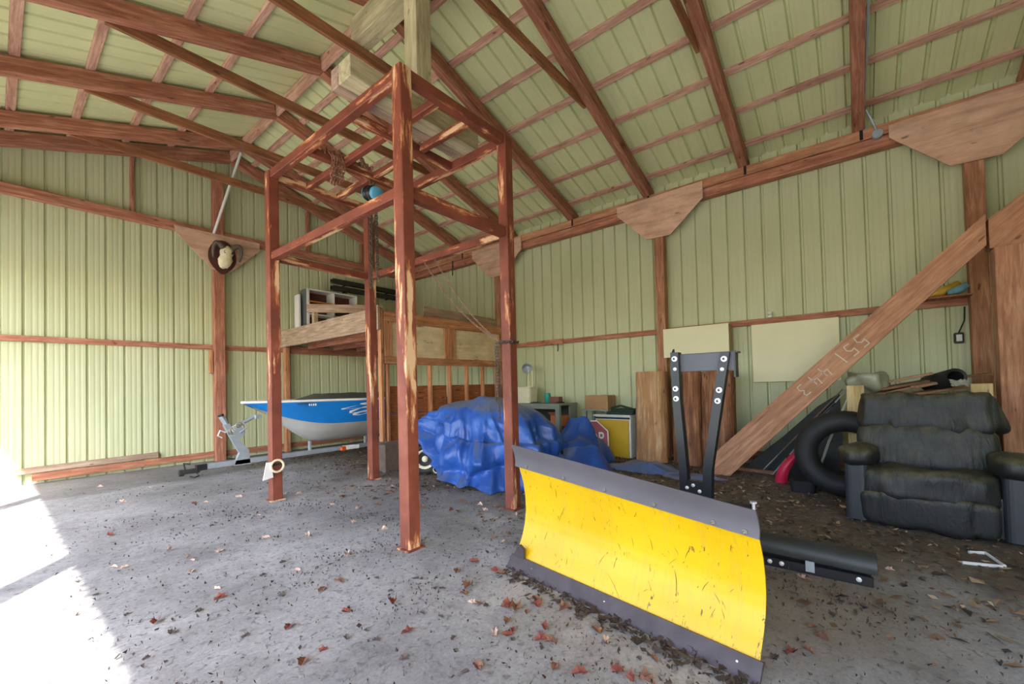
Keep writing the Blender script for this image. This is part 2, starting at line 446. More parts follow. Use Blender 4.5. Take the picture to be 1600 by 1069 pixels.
wall_right = thing('wall_right', (XR, 3, 0), 'long side wall of pale green ribbed steel with posts and one girt', kind='structure')
y = .755 - PIT_R*40 + .065
while y + PIT_R*4 < YF: y += PIT_R*4
while y < YG:
    a, b = max(y, YF), min(y+PIT_R*4, YG); off = .755 - PIT_R*40
    pts = profile(b-a, a-off, PIT_R); m = MB(); n = len(pts)
    vs = [(XR+d, s+off, -.01) for s, d in pts] + [(XR+d, s+off, 4.86) for s, d in pts]
    m.add(vs, [(i+1, i, n+i, n+i+1) for i in range(n-1)]); mk('steel_sheet', m, M_STEEL, wall_right)
    y += PIT_R*4
RPOST = (-1.17, 2.56, 6.27)
def rboard(name, y0, y1, z0, z1, xc, d, mat): return board(name, (xc, y0, (z0+z1)/2), (xc, y1, (z0+z1)/2), d, z1-z0, mat, wall_right)
seg = [YF] + [v for p in RPOST for v in (p-.08, p+.08)] + [YG-.2]
for i in range(0, len(seg), 2):
    rboard('girt', seg[i], seg[i+1], 2.14, 2.23, XR-.03, .045, W_FRAME)
rboard('girt_splice', 4.62, 5.55, 2.13, 2.24, XR-.07, .035, W_FRAME)
rboard('skirt_board', YF, YG-.3, .05, .2, XR-.03, .045, W_FRAME)
rboard('top_plate', YF, YG-.05, 4.43, 4.57, XR-.12, .16, W_POST); rboard('top_plate', YF, YG-.05, 4.28, 4.425, XR-.1, .14, W_FRAME)
for p in RPOST:
    board('post', (XR-.12, p, -.005), (XR-.12, p, 4.275), .16, .15, W_POST, wall_right, up=(1, 0, 0))
    gpp = [(p+.73, 4.51), (p-.75, 4.53), (p-.75, 4.26), (p-.22, 3.79), (p+.2, 3.8), (p+.73, 4.35)]
    m = MB(); m.prism(gpp, -.22, -.2)
    Mx = Matrix(((0, 1, 0, XR-.01), (1, 0, 0, 0), (0, 0, 1, 0), (0, 0, 0, 1)))
    m.v = [tuple(Mx @ V(q)) for q in m.v]
    mkw('gusset_plate', m, W_GUSS, wall_right, frame((XR-.2, p-.5, 4.2), (XR-.2, p+.5, 4.2)))

ceiling = thing('ceiling', (RX, 3, 5.9), 'pitched green ribbed steel roof on red-brown rafters and pink purlins', kind='structure')
OV = .35
y = YF-.3; first = None
PW = PIT_R*4
while y < YG+.3:
    for sgn in (1, -1):
        xe = (XR+OV) if sgn > 0 else (2*RX-XR-OV)
        pts = profile(PW, .065, PIT_R); m = MB(); n = len(pts)
        vs = [(RX, s+y, zroof(RX)+d) for s, d in pts] + [(xe, s+y, zroof(xe)+d) for s, d in pts]
        m.add(vs, [(i, i+1, n+i+1, n+i) for i in range(n-1)]); mk('roof_sheet', m, M_ROOF, ceiling)
    y += PW
for xp in (7.12, 6.5, 5.88, 5.26, 4.64, 4.02, 3.4, 2.04, 1.43, .78, .16, -.46, -1.08):
    zc = zu(xp)+.215
    board('purlin', (xp, YF, zc), (xp, YG-.03, zc), .09, .04, W_PINK, ceiling, up=(SL*(1 if xp > RX else -1), 0, 1))
board('ridge_board', (RX, YF, 5.99), (RX, YG-.03, 5.99), .05, .2, W_PINK, ceiling)
TR = (-3.2, -1.6, -.12, 1.25, 2.76, 4.3, 5.87, 7.4, 8.85, 9.54)
for ty in TR:
    for sgn in (1, -1):
        xe = (XR+.2) if sgn > 0 else (2*RX-XR-.2)
        board('rafter', (RX+sgn*.03, ty-.022, zu(RX)+.09), (xe, ty-.022, zu(xe)+.09), .13, .19, W_FRAME, ceiling)
    if ty < 9.3 and ty > -2:
        yy = ty+.066
        board('collar_tie', (.74, yy, 5.24), (5.26, yy, 5.24), .042, .14, W_DARK, ceiling)
for ty in TR[2:8]:                                  # black rafter straps at the plate
    Ms = frame((6.93, ty-.05, zu(6.93)-.004), (7.245, ty-.05, zu(7.245)-.004))
    m = MB().box((0, 0, 0), (.33, .035, .006), .001, Ms).box((XR-.207, ty-.05, 4.5), (.006, .035, .13), .001).box((XR-.214, ty-.05, 4.47), (.012, .018, .018), .003)
    mk('rafter_strap', m, M_BLK, ceiling)

wall_left = thing('wall_left', (XL, 3, 0), 'open left side of the shed with posts under a deep header', kind='structure')
for p, w_ in ((-3.3, .16), (-1.0, .17), (2.46, .17), (5.9, .12), (9.5, .16)):
    board('post', (XL, p, -.14), (XL, p, 3.43), w_, .15, W_POST, wall_left, up=(1, 0, 0))
board('header_beam', (XL, YF, 3.57), (XL, YG, 3.57), .14, .28, W_FRAME, wall_left)
y = YF
while y < YG-.01:
    b = min(y+.91, YG); pts = profile(b-y, y, PIT_G); m = MB(); n = len(pts)
    vs = [(XL-.08-d, s, 3.45) for s, d in pts] + [(XL-.08-d, s, 4.84) for s, d in pts]
    m.add(vs, [(i, i+1, n+i+1, n+i) for i in range(n-1)]); mk('steel_sheet', m, M_STEEL, wall_left)
    y += .91
board('top_plate', (XL+.05, YF, 4.48), (XL+.05, YG, 4.48), .14, .16, W_FRAME, wall_left)

wall_front = thing('wall_front', (3, YF, 0), 'front gable wall of pale green ribbed steel behind the camera', kind='structure')
x = XL
while x < XR-.01:
    b = min(x+.91, XR); pts = profile(b-x, x, PIT_G); m = MB(); n = len(pts)
    vs = [(s, YF-d, -.01) for s, d in pts] + [(s, YF-d, zroof(s)-.005) for s, d in pts]
    m.add(vs, [(i+1, i, n+i, n+i+1) for i in range(n-1)]); mk('steel_sheet', m, M_STEEL, wall_front)
    x += .91

# ------------------------------------------------------------------ steel gantry
gan = thing('steel_gantry', (2.75, 4.15, 0), 'tall four-legged gantry frame of square steel tube in peeling red-brown paint', 'frame')
GX0, GX1, GY0, GY1 = 2.15, 3.48, 2.85, 5.44
SQ = .12
leg0 = None
for gx, gy_ in ((GX0, GY0), (GX0, GY1), (GX1, GY0), (GX1, GY1)):
    Mx = frame((gx, gy_, 0), (gx, gy_, 3.97), (1, 0, 0))
    if leg0 is None: leg0 = mk('leg', MB().box((0, 0, 0), (3.97, SQ, SQ), .008), M_RUST, gan, Mx)
    else: dup(leg0, Mx, gan)
    Mb = Matrix.Translation((gx, gy_, 0))
    mk('foot_plate', MB().box((0, 0, .006), (.17, .17, .012), .003), M_RUST, gan, Mb)
h = SQ/2
def bar(name, p0, p1, wd=.085, ht=.1): return board(name, p0, p1, wd, ht, M_RUST, gan, ch=.006)
ZT = 3.925
bar('top_rail', (GX0, GY0+h, ZT), (GX0, GY1-h, ZT)); bar('top_rail', (GX1, GY0+h, ZT), (GX1, GY1-h, ZT))
bar('top_rail', (GX0+h, GY0, ZT), (GX1-h, GY0, ZT)); bar('top_rail', (GX0+h, GY1, ZT), (GX1-h, GY1, ZT))
for xx in (2.58, 2.985):
    for y0, y1 in ((GY0+.045, 3.62), (3.71, 4.51), (4.6, GY1-.045)): bar('cross_bar', (xx, y0, ZT+.005), (xx, y1, ZT+.005), .07, .075)
for yy in (3.665, 4.555): bar('cross_bar', (GX0+.045, yy, ZT), (GX1-.045, yy, ZT), .085, .085)
ZM = 2.93
bar('mid_rail', (GX0, GY0+h, ZM), (GX0, GY1-h, ZM), .08, .09); bar('mid_rail', (GX1, GY0+h, ZM), (GX1, GY1-h, ZM), .08, .09)
bar('mid_rail', (GX0+h, GY0, ZM), (GX1-h, GY0, ZM), .08, .11); bar('mid_rail', (GX0+h, GY1, ZM), (GX1-h, GY1, ZM), .08, .09)

# treated shoring above the gantry
ZB = 3.977
for i, (yy, d) in enumerate(((3.34, .19), (3.502, .13))):
    b = board('support_beam', (1.92, yy, ZB+.095), (3.5, yy, ZB+.095), d, .19, W_TREAT if i == 0 else W_GREY, ch=.006)
    tag(b, ('grey-green treated beam lying on the gantry top under the upright post', 'pale weathered beam lying on the gantry top behind the treated beam')[i], 'beam')
b = board('shoring_post', (2.73, 3.34, ZB+.19), (2.73, 3.34, 5.315), .19, .19, W_TREAT, up=(1, 0, 0), ch=.006)
tag(b, 'upright treated post standing on the gantry beams to prop the roof', 'post')
b = board('ridge_support_beam', (2.73, -2.6, 5.46), (2.73, 4.42, 5.46), .2, .29, W_TREAT, ch=.006)
tag(b, 'long treated beam running under the roof ridge on top of the prop post', 'beam')

# chains and hoist
def chain_mesh(path, step=.034, r=.006, seed=1):
    """separate oval links strung along a path"""
    path = [V(p) for p in path]; m = MB(); i = 0
    L = [0.0]
    for a, b in zip(path, path[1:]): L.append(L[-1]+(b-a).length)
    d = 0; k = 0
    while d < L[-1]-step*.5:
        while L[i+1] < d+step*.5: i += 1
        f = (d+step*.5-L[i])/(L[i+1]-L[i]); p = path[i].lerp(path[i+1], f); t = (path[i+1]-path[i]).normalized()
        u = V((0, 0, 1)) if abs(t.z) < .9 else V((1, 0, 0))
        e1 = (u-t*u.dot(t)).normalized(); e2 = t.cross(e1)
        if k % 2: e1, e2 = e2, e1
        e = (e1+e2*.3).normalized()
        ring = [p + t*math.cos(a)*step*.78 + e*math.sin(a)*step*.42 for a in (0, .8, 1.57, 2.34, 3.14, 3.94, 4.71, 5.5)]
        m.tube(ring, r, 4, True); d += step; k += 1
    return m
hp = V((2.97, 4.555, 3.72))
hoist = thing('chain_hoist', (hp.x, hp.y, hp.z-.1), 'pale blue chain hoist hanging under the gantry top', 'hoist')
Mh = Matrix.Translation(hp) @ V((-.03, -.93, -.3)).normalized().to_track_quat('Z', 'Y').to_matrix().to_4x4()
mk('gear_cover', MB().lathe([(.0, .05), (.07, .05), (.082, .04), (.085, .02), (.085, .012)], 20), M_BLUEH, hoist, Mh @ Matrix.Translation((0, 0, .06)), True)
mk('gear_cover', MB().lathe([(.085, -.012), (.085, -.02), (.082, -.05), (.07, -.06), (0, -.06)], 20), M_BLUEH, hoist, Mh @ Matrix.Translation((0, 0, -.08)), True)
mk('chain_wheel', MB().lathe([(.03, -.1), (.09, -.1), (.095, -.08), (.06, -.06), (.06, -.03), (.09, -.02), (.09, .01), (.05, .02), (.05, .07), (.03, .07)], 20), M_BLK, hoist, Mh, True)
mk('top_hook', MB().tube([(hp.x+.03*math.cos(a), hp.y, 3.86+.045*math.sin(a)) for a in [i*.45 for i in range(15)]], .011, 6), M_CHAIND, hoist)
m = MB()
for k, (dx, dy) in enumerate(((-.02, .02), (.03, -.02), (.01, .05), (-.05, -.03))):
    c = chain_mesh([(hp.x+dx, hp.y+dy, 3.66), (hp.x+dx*1.2, hp.y+dy*1.2, 2.55+.12*k)], .036, .007); m.add(c.v, c.f)
mk('fall_chain', m, M_CHAIND, hoist)
# chain bundle draped over the cross bar
def sag(a, b, s, n=14): return [V(a).lerp(V(b), i/n)-V((0, 0, s*4*(i/n)*(1-i/n))) for i in range(n+1)]
m = MB()
yb = 4.55
pts = []
for i in range(60):
    t_ = i/59; pts.append((2.33+.6*t_, yb+.05*math.sin(i*1.9), ZT+.06+.025*math.sin(i*2.7)))
c = chain_mesh(pts, .04, .008); m.add(c.v, c.f)
for k in range(5):
    a = (2.4+.035*k, yb-.06, ZT+.05); b = (2.43+.035*k, yb+.06, ZT+.05)
    c = chain_mesh([a]+[(2.4+.035*k+.02*math.sin(j), yb-.07-.01*j, ZT+.04-.26*(j/5)*(1-.1*k)) for j in range(1, 6)]+[(2.43+.03*k, yb-.03, ZT-.3+.02*k)], .04, .008); m.add(c.v, c.f)
c = chain_mesh(sag((2.62, 4.3, ZT+.1), (2.93, 4.54, ZT+.06), .04), .04, .008); m.add(c.v, c.f)
tag(mk('rusty_chain', m, M_CHAIN), 'bundle of rusty chain draped over a bar in the gantry top', 'chain')
m = MB()
c = chain_mesh(sag((3.43, 4.15, 2.87), (3.405, 2.93, 1.78), .12, 20), .03, .0028); m.add(c.v, c.f)
c = chain_mesh(sag((3.43, 3.95, 2.87), (3.405, 2.93, 1.78), .1, 20), .03, .0028); m.add(c.v, c.f)
tag(mk('thin_chain', m, M_CHAINP), 'thin pale chain sagging from the gantry side rail to the near right leg', 'chain')
m = MB()
ring = [(GX1+.074*math.copysign(1, math.cos(a))*min(1, abs(math.cos(a))*1.4), GY0+.074*math.copysign(1, math.sin(a))*min(1, abs(math.sin(a))*1.4), 1.76) for a in [i*math.pi/10 for i in range(20)]]
c = chain_mesh(ring+[ring[0]], .034, .007); m.add(c.v, c.f)
for k in range(2):
    c = chain_mesh([(3.405, 2.94+.03*k, 1.75), (3.4, 2.94+.03*k, .95+.2*k)], .034, .0045); m.add(c.v, c.f)
tag(mk('dark_chain', m, M_CHAIND), 'dark chain wrapped around the near right gantry leg with its ends hanging', 'chain')
clamp = thing('ring_clamp', (2.06, 5.4, .3), 'pale metal ring and tag strapped on the far left gantry leg', 'clamp')
mk('ring', MB().tube([(2.13+.07*math.cos(a), 5.33, .42+.07*math.sin(a)) for a in [i*math.pi/8 for i in range(16)]], .013, 6, True), M_BONE, clamp)
mk('tag_plate', MB().prism([(1.98, .27), (2.09, .29), (2.07, .47), (2.02, .47)], 5.345, 5.365), M_WHITE, clamp)
mk('strap', MB().box((2.15, 5.44, .43), (.135, .135, .03), .003), M_DARKW, clamp)

# ------------------------------------------------------------------ snow plow
PM = Matrix.Translation((2.329, 1.95, 0)) @ Matrix(((-.171, .985, 0, 0), (-.985, -.171, 0, 0), (0, 0, 1, 0), (0, 0, 0, 1)))
plow = thing('snow_plow', (2.3, 1.2, 0), 'yellow curved snow plow blade with grey rubber flap and upright black push frame', 'plow')
LB = 1.6
def ztop(u): return 1 - .165*u/LB          # right end stands lower
PR = [(.055, .05), (.085, .12), (.125, .2), (.155, .29), (.168, .38), (.165, .48), (.15, .58), (.125, .66), (.1, .735)]   # (back, z)
def blade_pt(u, v, off=0):
    i = min(int(v*(len(PR)-1)), len(PR)-2); f = v*(len(PR)-1)-i
    b = PR[i][0]*(1-f)+PR[i+1][0]*f; z = PR[i][1]*(1-f)+PR[i+1][1]*f
    return (u, b+off, z*ztop(u))
m = MB(); nu, nv = 33, 25
m.grid(nu, nv, lambda i, j: blade_pt(LB*i/(nu-1), j/(nv-1)))
m.grid(nu, nv, lambda i, j: blade_pt(LB*(1-i/(nu-1)), j/(nv-1), .006))
for e in (0, LB): m.grid(2, nv, (lambda e: lambda i, j: blade_pt(e, j/(nv-1), .006*(i if e else 1-i)))(e))
mk('blade', m, M_YEL, plow, PM, True)
m = MB(); fl = [(.095, .71), (.1, .75), (.094, .79), (.08, .83), (.06, .872)]
def flp(i, j, o): u = -.015+(LB+.025)*i/16; return (u, fl[j][0]-.012+o, fl[j][1]*ztop(u))
m.grid(17, 5, lambda i, j: flp(i, j, 0)); m.grid(17, 5, lambda i, j: flp(16-i, j, .01))
m.grid(17, 2, lambda i, j: flp(i, 4, .01*j)); m.grid(2, 5, lambda i, j: flp(16, j, .01*i)); m.grid(2, 5, lambda i, j: flp(0, j, .01*(1-i)))
mk('rubber_flap', m, M_RUB, plow, PM, True)
m = MB()
pr = [(-.012, 0), (.01, 0), (.07, .075), (.048, .085)]
m.grid(9, 5, lambda i, j: (-.03+(LB+.05)*i/8, pr[j % 4][0], pr[j % 4][1]*(1-.1*i/8)))
m.add([(-.03, b, z) for b, z in pr], [(0, 1, 2, 3)]); m.add([(LB+.02, b, z*.9) for b, z in pr], [(3, 2, 1, 0)])
mk('wear_bar', m, M_WEAR, plow, PM)
mk('end_shoe', MB().prism([(-.04, .0), (.1, .07), (.1, .15), (.06, .17), (-.0, .09)], .04, .06), M_WEAR, plow, PM)
bolt = None
def bolts(name, pts, parent, M, r=.014, mat=None):
    global bolt
    for p in pts:
        Mb = M @ Matrix.Translation(p) @ Matrix.Rotation(math.radians(90), 4, 'X')
        o = mk(name, MB().lathe([(r*1.5, -.003), (r*1.5, .002), (r, .003), (r, .008), (r*.5, .011)], 10), mat or M_ZINC, parent, Mb) if not pts.index(p) else dup(prev, Mb, parent)
        prev = o
bolts('bolt', [(u, .082, .728*ztop(u)) for u in (.11, .46, .78, 1.1, 1.41, 1.55)], plow, PM, .008, M_BSTEEL)
bolts('bolt', [(u, -.012+.045, .045) for u in (.2, .8, 1.52)], plow, PM, .007)
random.seed(21); m = MB()
for k in range(44):
    u0, v0 = random.uniform(.1, 1.5), random.betavariate(2, 3)*.9+.02; L_ = random.uniform(.015, .1)*(2 if k % 9 == 0 else 1); du = random.uniform(-.35, .35)
    w_ = random.uniform(.0008, .002); n_ = 6; up_ = []; lo_ = []
    for i in range(n_+1):
        f = i/n_; q = V(blade_pt(min(1.58, max(.02, u0+du*L_*f*(1+f))), min(.98, v0+L_*f), -.0015)); ww = w_*math.sin(math.pi*(.1+.8*f))
        up_.append((q.x-ww, q.y, q.z)); lo_.append((q.x+ww, q.y, q.z))
    m.add(up_+lo_, [(i, i+1, n_+2+i, n_+1+i) for i in range(n_)])
mk('scratch_marks', m, plain('scratch_brown', lin(96, 74, 40), .7, 0, .3), plow, PM)['kind'] = 'stuff'
# ribs behind the blade and the push frame stood on end
for u in (.25, .8, 1.35):
    poly = [(b+.008, z*ztop(u)) for b, z in PR]+[(.2, .62*ztop(u)), (.24, .4), (.2, .1)]
    Mr = PM @ Matrix(((0, 1, 0, u), (1, 0, 0, 0), (0, 0, 1, 0), (0, 0, 0, 1)))
    mk('back_rib', MB().prism(poly, -.005, .005), M_BLK, plow, Mr)
FX = 2.95
mk('pivot_bracket', MB().box((.86, .36, .3), (.3, .2, .08)).box((.72, .45, .34), (.012, .4, .22)).box((1.0, .45, .34), (.012, .4, .22)).box((.86, .61, .34), (.36, .06, .3)), M_BLK, plow, PM)
def armpoly(pts, wd, x0, x1):
    m = MB(); L = [(y-wd/2, z) for y, z in pts]; R = [(y+wd/2, z) for y, z in pts][::-1]
    n = len(pts)
    vs = [(x0, y, z) for y, z in L+R]+[(x1, y, z) for y, z in L+R]; k = 2*n
    fs = []
    for i in range(n-1):
        fs.append((i, i+1, k-2-i, k-1-i)); fs.append((k+k-1-i, k+k-2-i, k+i+1, k+i))
    fs += [(i, i+k, (i+1) % k+k, (i+1) % k) for i in range(k)]
    return m.add(vs, fs)
mk('frame_arm', armpoly([(.957, 1.5), (.953, 1.17), (.925, .72), (.918, .42)], .052, FX, FX+.07), M_BLK, plow)
mk('frame_arm', armpoly([(.64, 1.48), (.693, 1.17), (.768, .72), (.782, .4)], .054, FX, FX+.07), M_BLK, plow)
mk('top_plate', MB().box((FX+.05, .775, 1.425), (.012, .36, .12), .003).box((FX+.1, .775, 1.482), (.1, .4, .01), .002), plain('plate_grey', lin(74, 74, 80), .45, 0, .1), plow)
mk('side_flange', MB().prism([(FX+.045, 1.32), (FX+.13, 1.32), (FX+.13, 1.49), (FX+.045, 1.49)], .588, .6), M_BLK, plow)
mk('side_flange', MB().prism([(FX+.045, 1.35), (FX+.12, 1.35), (FX+.1, 1.53), (FX+.045, 1.49)], .985, .995), M_BLK, plow)
MF = Matrix(((0, 1, 0, FX-.002), (-1, 0, 0, 0), (0, 0, 1, 0), (0, 0, 0, 1)))
bolts('washer_bolt', [(-y_, 0, z_) for y_, z_ in ((.955, 1.455), (.645, 1.437), (.954, 1.25), (.68, 1.238), (.953, 1.182), (.691, 1.168))], plow, MF, .0125)
for y_, z_ in ((.955, 1.455), (.645, 1.437), (.954, 1.25), (.68, 1.238), (.953, 1.182), (.691, 1.168)):
    mk('nut', MB().lathe([(.0075, 0), (.0075, .006), (0, .006)], 6, caps=False), M_BLK, plow, MF @ Matrix.Translation((-y_, -.008, z_)) @ Matrix.Rotation(math.radians(90), 4, 'X'))
bolts('bolt', [(-y_, 0, z_) for y_, z_ in ((.954, 1.385), (.658, 1.372), (.9, .585), (.86, .605), (.82, .57), (.86, .53))], plow, MF, .008)
mk('base_plate', MB().box((FX+.035, .85, .55), (.06, .18, .16), .004).prism([(FX, .42), (FX+.08, .42), (FX+.08, .47), (FX, .47)], .55, .98), M_BLK, plow)
mk('angle_arm', armpoly([(.82, .52), (.72, .485), (.6, .48), (.52, .485)], .08, FX+.01, FX+.06), M_BLK, plow)
mk('angle_arm_tube', MB().tube([(FX+.04, .8, .47), (FX+.04, .53, .475)], .045, 10), M_BLK, plow)
mk('pivot_pin', MB().tube([(FX+.04, .515, .42), (FX+.04, .515, .54)], .01, 8).tube([(FX+.04, .515, .53), (FX+.04, .515, .54)], .02, 8), M_ZINC, plow)
mk('support_leg', MB().tube([(FX+.03, .85, .42), (FX-.1, .87, .3), (FX-.28, .92, .3)], .03, 8), M_BLK, plow)
mk('support_leg', MB().box((FX+.05, .86, .2), (.05, .05, .4), .004).box((FX+.05, .86, .01), (.14, .14, .02), .004), M_BLK, plow)

# black channel on the floor behind the plow
rail = thing('mounting_rail', (3.5, .5, 0), 'black steel channel with a rounded top lying on the floor behind the plow', 'rail')
mk('base_rail', MB().box((3.43, .53, .03), (.03, 1.16, .06), .003).box((3.5, .53, .006), (.16, 1.16, .012), .003), M_BLK, rail)
arc = [(3.63+.09*math.cos(a), .125+.085*math.sin(a)) for a in [math.radians(t_) for t_ in range(200, -41, -20)]]
m = MB(); na = len(arc)
m.grid(na, 12, lambda i, j: (arc[i][0]-.1, -.07+1.18*j/11, arc[i][1]-.028*(1-j/11)))
m.grid(na, 12, lambda i, j: (3.53+(arc[na-1-i][0]-3.63)*.9, -.07+1.18*j/11, .125+(arc[na-1-i][1]-.125)*.9-.028*(1-j/11)))
for e in (-.07, 1.11):
    dz_ = .028 if e < 0 else 0
    m.add([(x_-.1, e, z_-dz_) for x_, z_ in arc]+[(3.53+(x_-3.63)*.9, e, .125+(z_-.125)*.9-dz_) for x_, z_ in arc], [(i, i+1, na+i+1, na+i) for i in range(na-1)])
mk('round_cover', m, M_DARKW, rail, smooth=True)
mk('web', MB().box((3.5, .53, .07), (.01, 1.14, .12), .002), M_BLK, rail)
mk('tab', MB().box((3.408, .27, .055), (.012, .05, .07), .002), M_GALV, rail)
MR_ = Matrix(((0, 1, 0, 3.413), (-1, 0, 0, 0), (0, 0, 1, 0), (0, 0, 0, 1)))
bolts('bolt', [(-y_, 0, .035) for y_ in (.5, .43, .02)], rail, MR_, .01)

# ------------------------------------------------------------------ boat and trailer
boat = thing('motor_boat', (4.4, 7.9, .3), 'blue and white aluminium fishing boat on a trailer under the loft', 'boat')
BX0, BX1, BY = 2.62, 6.7, 7.9
def hb(t): return .02+.68*min(1, (t/.42))**.62 if t < .42 else .70-.04*(t-.42)      # half beam at the rail
def zr(t): return 1.105+.02*(1-t)**2
def zk(t): return .34+.62*max(0, 1-t/.34)**1.9
def hull_pt(t, v, side):
    """v 0 rail .. 1 keel"""
    b = hb(t); z1, z0 = zr(t), zk(t)
    if v < .5: f = v/.5; yy = b*(1-.10*f); z = z1+(z0+(z1-z0)*.46-z1)*f
    else:
        f = (v-.5)/.5; a = f*math.pi/2
        yy = b*.9*math.cos(a)**.75; z = z0+(z1-z0)*.46*(1-math.sin(a)**1.0*1.0)
        z = z0+(z1-z0)*.46*(math.cos(a)**1.15 if f < 1 else 0)
    x = BX0+(BX1-BX0)*t+ (.42*v**1.4)*max(0, 1-t/.3)
    return (x, BY+side*yy, z)
NT_ = 29
def tt(i): return (i/(NT_-1))**1.5
for nm, v0, v1, mt in (('hull_side', 0, .5, M_BHULL), ('hull_bottom', .5, 1, M_WHULL)):
    m = MB()
    for sd in (-1, 1):
        n_ = 7 if v0 == 0 else 13
        m.grid(NT_, n_, (lambda sd, n_: lambda i, j: hull_pt(tt(i), v0+(v1-v0)*j/(n_-1), sd))(sd, n_))
    mk(nm, m, mt, boat, smooth=True)
m = MB()
for sd in (-1, 1):
    m.grid(NT_, 5, (lambda sd: lambda i, j: tuple(V(hull_pt(tt(i), .02+.8*j/4, sd)) + V((.03, -sd*.03, .012))))(sd))
mk('inside_skin', m, M_INNER, boat, smooth=True)
mk('transom', MB().add([hull_pt(1, v, -1) for v in (0, .25, .5, .7, .85, 1)]+[hull_pt(1, v, 1) for v in (.85, .7, .5, .25, 0)], [tuple(range(11))]), M_WHULL, boat)
for sd in (-1, 1):
    mk('gunwale', MB().tube([tuple(V(hull_pt(tt(i), 0, sd))+V((0, 0, .005))) for i in range(NT_)], .022, 6), M_WHITE, boat)
for t_ in (.3, .55, .8):
    b = hb(t_)*.9; xx = BX0+(BX1-BX0)*t_
    mk('seat', MB().box((xx, BY, .9), (.3, 2*b-.06, .04), .005), M_INNER, boat)
mk('bow_deck', MB().add([(BX0+.02, BY, 1.115)]+[tuple(V(hull_pt(t_, 0, -1))+V((0, .01, -.005))) for t_ in (.03, .08, .14)]+[tuple(V(hull_pt(t_, 0, 1))+V((0, -.01, -.005))) for t_ in (.14, .08, .03)], [(0, 1, 2, 3, 4, 5, 6)]), M_WHULL, boat)
mk('canvas_cover', MB().grid(24, 9, lambda i, j: (BX0+.7+2.6*i/23, BY-.5+1.05*j/8, 1.07+.17*math.sin(math.pi*j/8)**.6*min(1, i/5, (23-i)/4)+.02*nz(i*.4, j*.5))), plain('olive_canvas', lin(86, 88, 74), .8, 0, .2), boat, smooth=True)
def decal(name, pts, mt):
    m = MB(); vs = []
    for t_, v in pts:
        if name == 'splash_stripe': t_ -= .155
        vs.append(tuple(V(hull_pt(t_, v, -1))+V((0, -.006, 0))))
    m.add(vs, [tuple(range(len(vs)))]); return mk(name, m, mt, boat)
def stroke(pts, w_):
    up = [(t_, v-w_*(.35+.65*math.sin(math.pi*i/(len(pts)-1)))) for i, (t_, v) in enumerate(pts)]
    lo = [(t_, v+w_*(.35+.65*math.sin(math.pi*i/(len(pts)-1)))) for i, (t_, v) in enumerate(pts)]
    return up+lo[::-1]
for pts, w_ in (([(.5, .2), (.55, .17), (.6, .14), (.66, .13)], .03), ([(.535, .27), (.57, .25), (.61, .22), (.66, .19)], .06), ([(.55, .33), (.58, .31), (.62, .28), (.67, .28)], .045), ([(.58, .1), (.62, .09), (.66, .07)], .03)):
    decal('splash_stripe', stroke(pts, w_), M_WHITE)
for k in range(4): decal('rail_mark', [(.215+k*.008, .06), (.22+k*.008, .06), (.22+k*.008, .11), (.215+k*.008, .11)], M_WHITE)

tr = thing('boat_trailer', (3.4, 7.9, 0), 'grey galvanised boat trailer with winch post and raised tongue', 'trailer')
TY = 7.95
mk('tongue', MB().box((3.6, TY, .15), (3.2, .08, .08), .006), M_GALV, tr)
mk('tongue', MB().box((5.7, TY, .17), (1.1, .08, .08), .006), M_GALV, tr)
cp = mk('coupler', MB().box((1.93, TY, .11), (.22, .07, .07), .01).tube([(1.78, TY, .1), (1.84, TY, .1)], .05, 10).tube([(1.86, TY, .12), (1.84, TY, .24), (1.92, TY, .22)], .015, 6).tube([(1.9, TY-.06, .04), (1.95, TY-.1, .02), (2.02, TY-.04, .03), (2.0, TY, .08)], .012, 6), M_DARKW, tr)
mk('tongue_sleeve', MB().box((2.06, TY, .15), (.14, .094, .094), .004), M_BLK, tr)
wp = mk('winch_post', MB().prism([(2.5, .1), (2.74, .1), (2.72, .34), (2.56, .54), (2.44, .8), (2.36, .78), (2.5, .46), (2.58, .3)], TY-.04, TY+.04).tube([(2.41, TY, .78), (2.33, TY, .93)], .042, 8), M_GALV, tr)
mk('end_cap', MB().tube([(2.335, TY, .92), (2.325, TY, .95)], .045, 8), M_BLK, wp)
mk('winch_drum', MB().tube([(2.56, TY-.1, .64), (2.56, TY+.1, .64)], .06, 12).tube([(2.56, TY-.11, .64), (2.56, TY-.095, .64)], .085, 12).tube([(2.56, TY-.12, .64), (2.66, TY-.13, .72)], .012, 6), M_GALV, tr)
mk('bow_stop_arm', MB().tube([(2.5, TY, .7), (2.66, TY, .8), (2.82, TY, .88)], .03, 8).box((2.86, TY, .88), (.1, .16, .06), .006), M_GALV, tr)
rp = []
random.seed(3)
for i in range(40): a = i*.75; rp.append((2.46+.08*math.cos(a)+.14*i/40, TY-.075-.02*math.sin(i*2.1), .64+.06*math.sin(a)+.12*i/40))
mk('winch_rope', MB().tube(rp, .011, 5), M_ROPE, tr)
mk('winch_strap', MB().tube([(2.38, TY-.05, .66), (2.3, TY-.06, .7), (2.27, TY-.06, .62), (2.33, TY-.05, .58)], .012, 5), M_WHITE, tr)
for xx, z1 in ((3.75, .36), (4.9, .34)):
    mk('keel_support', MB().box((xx, TY, (.19+z1)/2), (.04, .06, z1-.19), .004), M_GALV, tr)
mk('axle', MB().box((5.6, TY, .18), (.07, 1.5, .07), .005), M_GALV, tr)
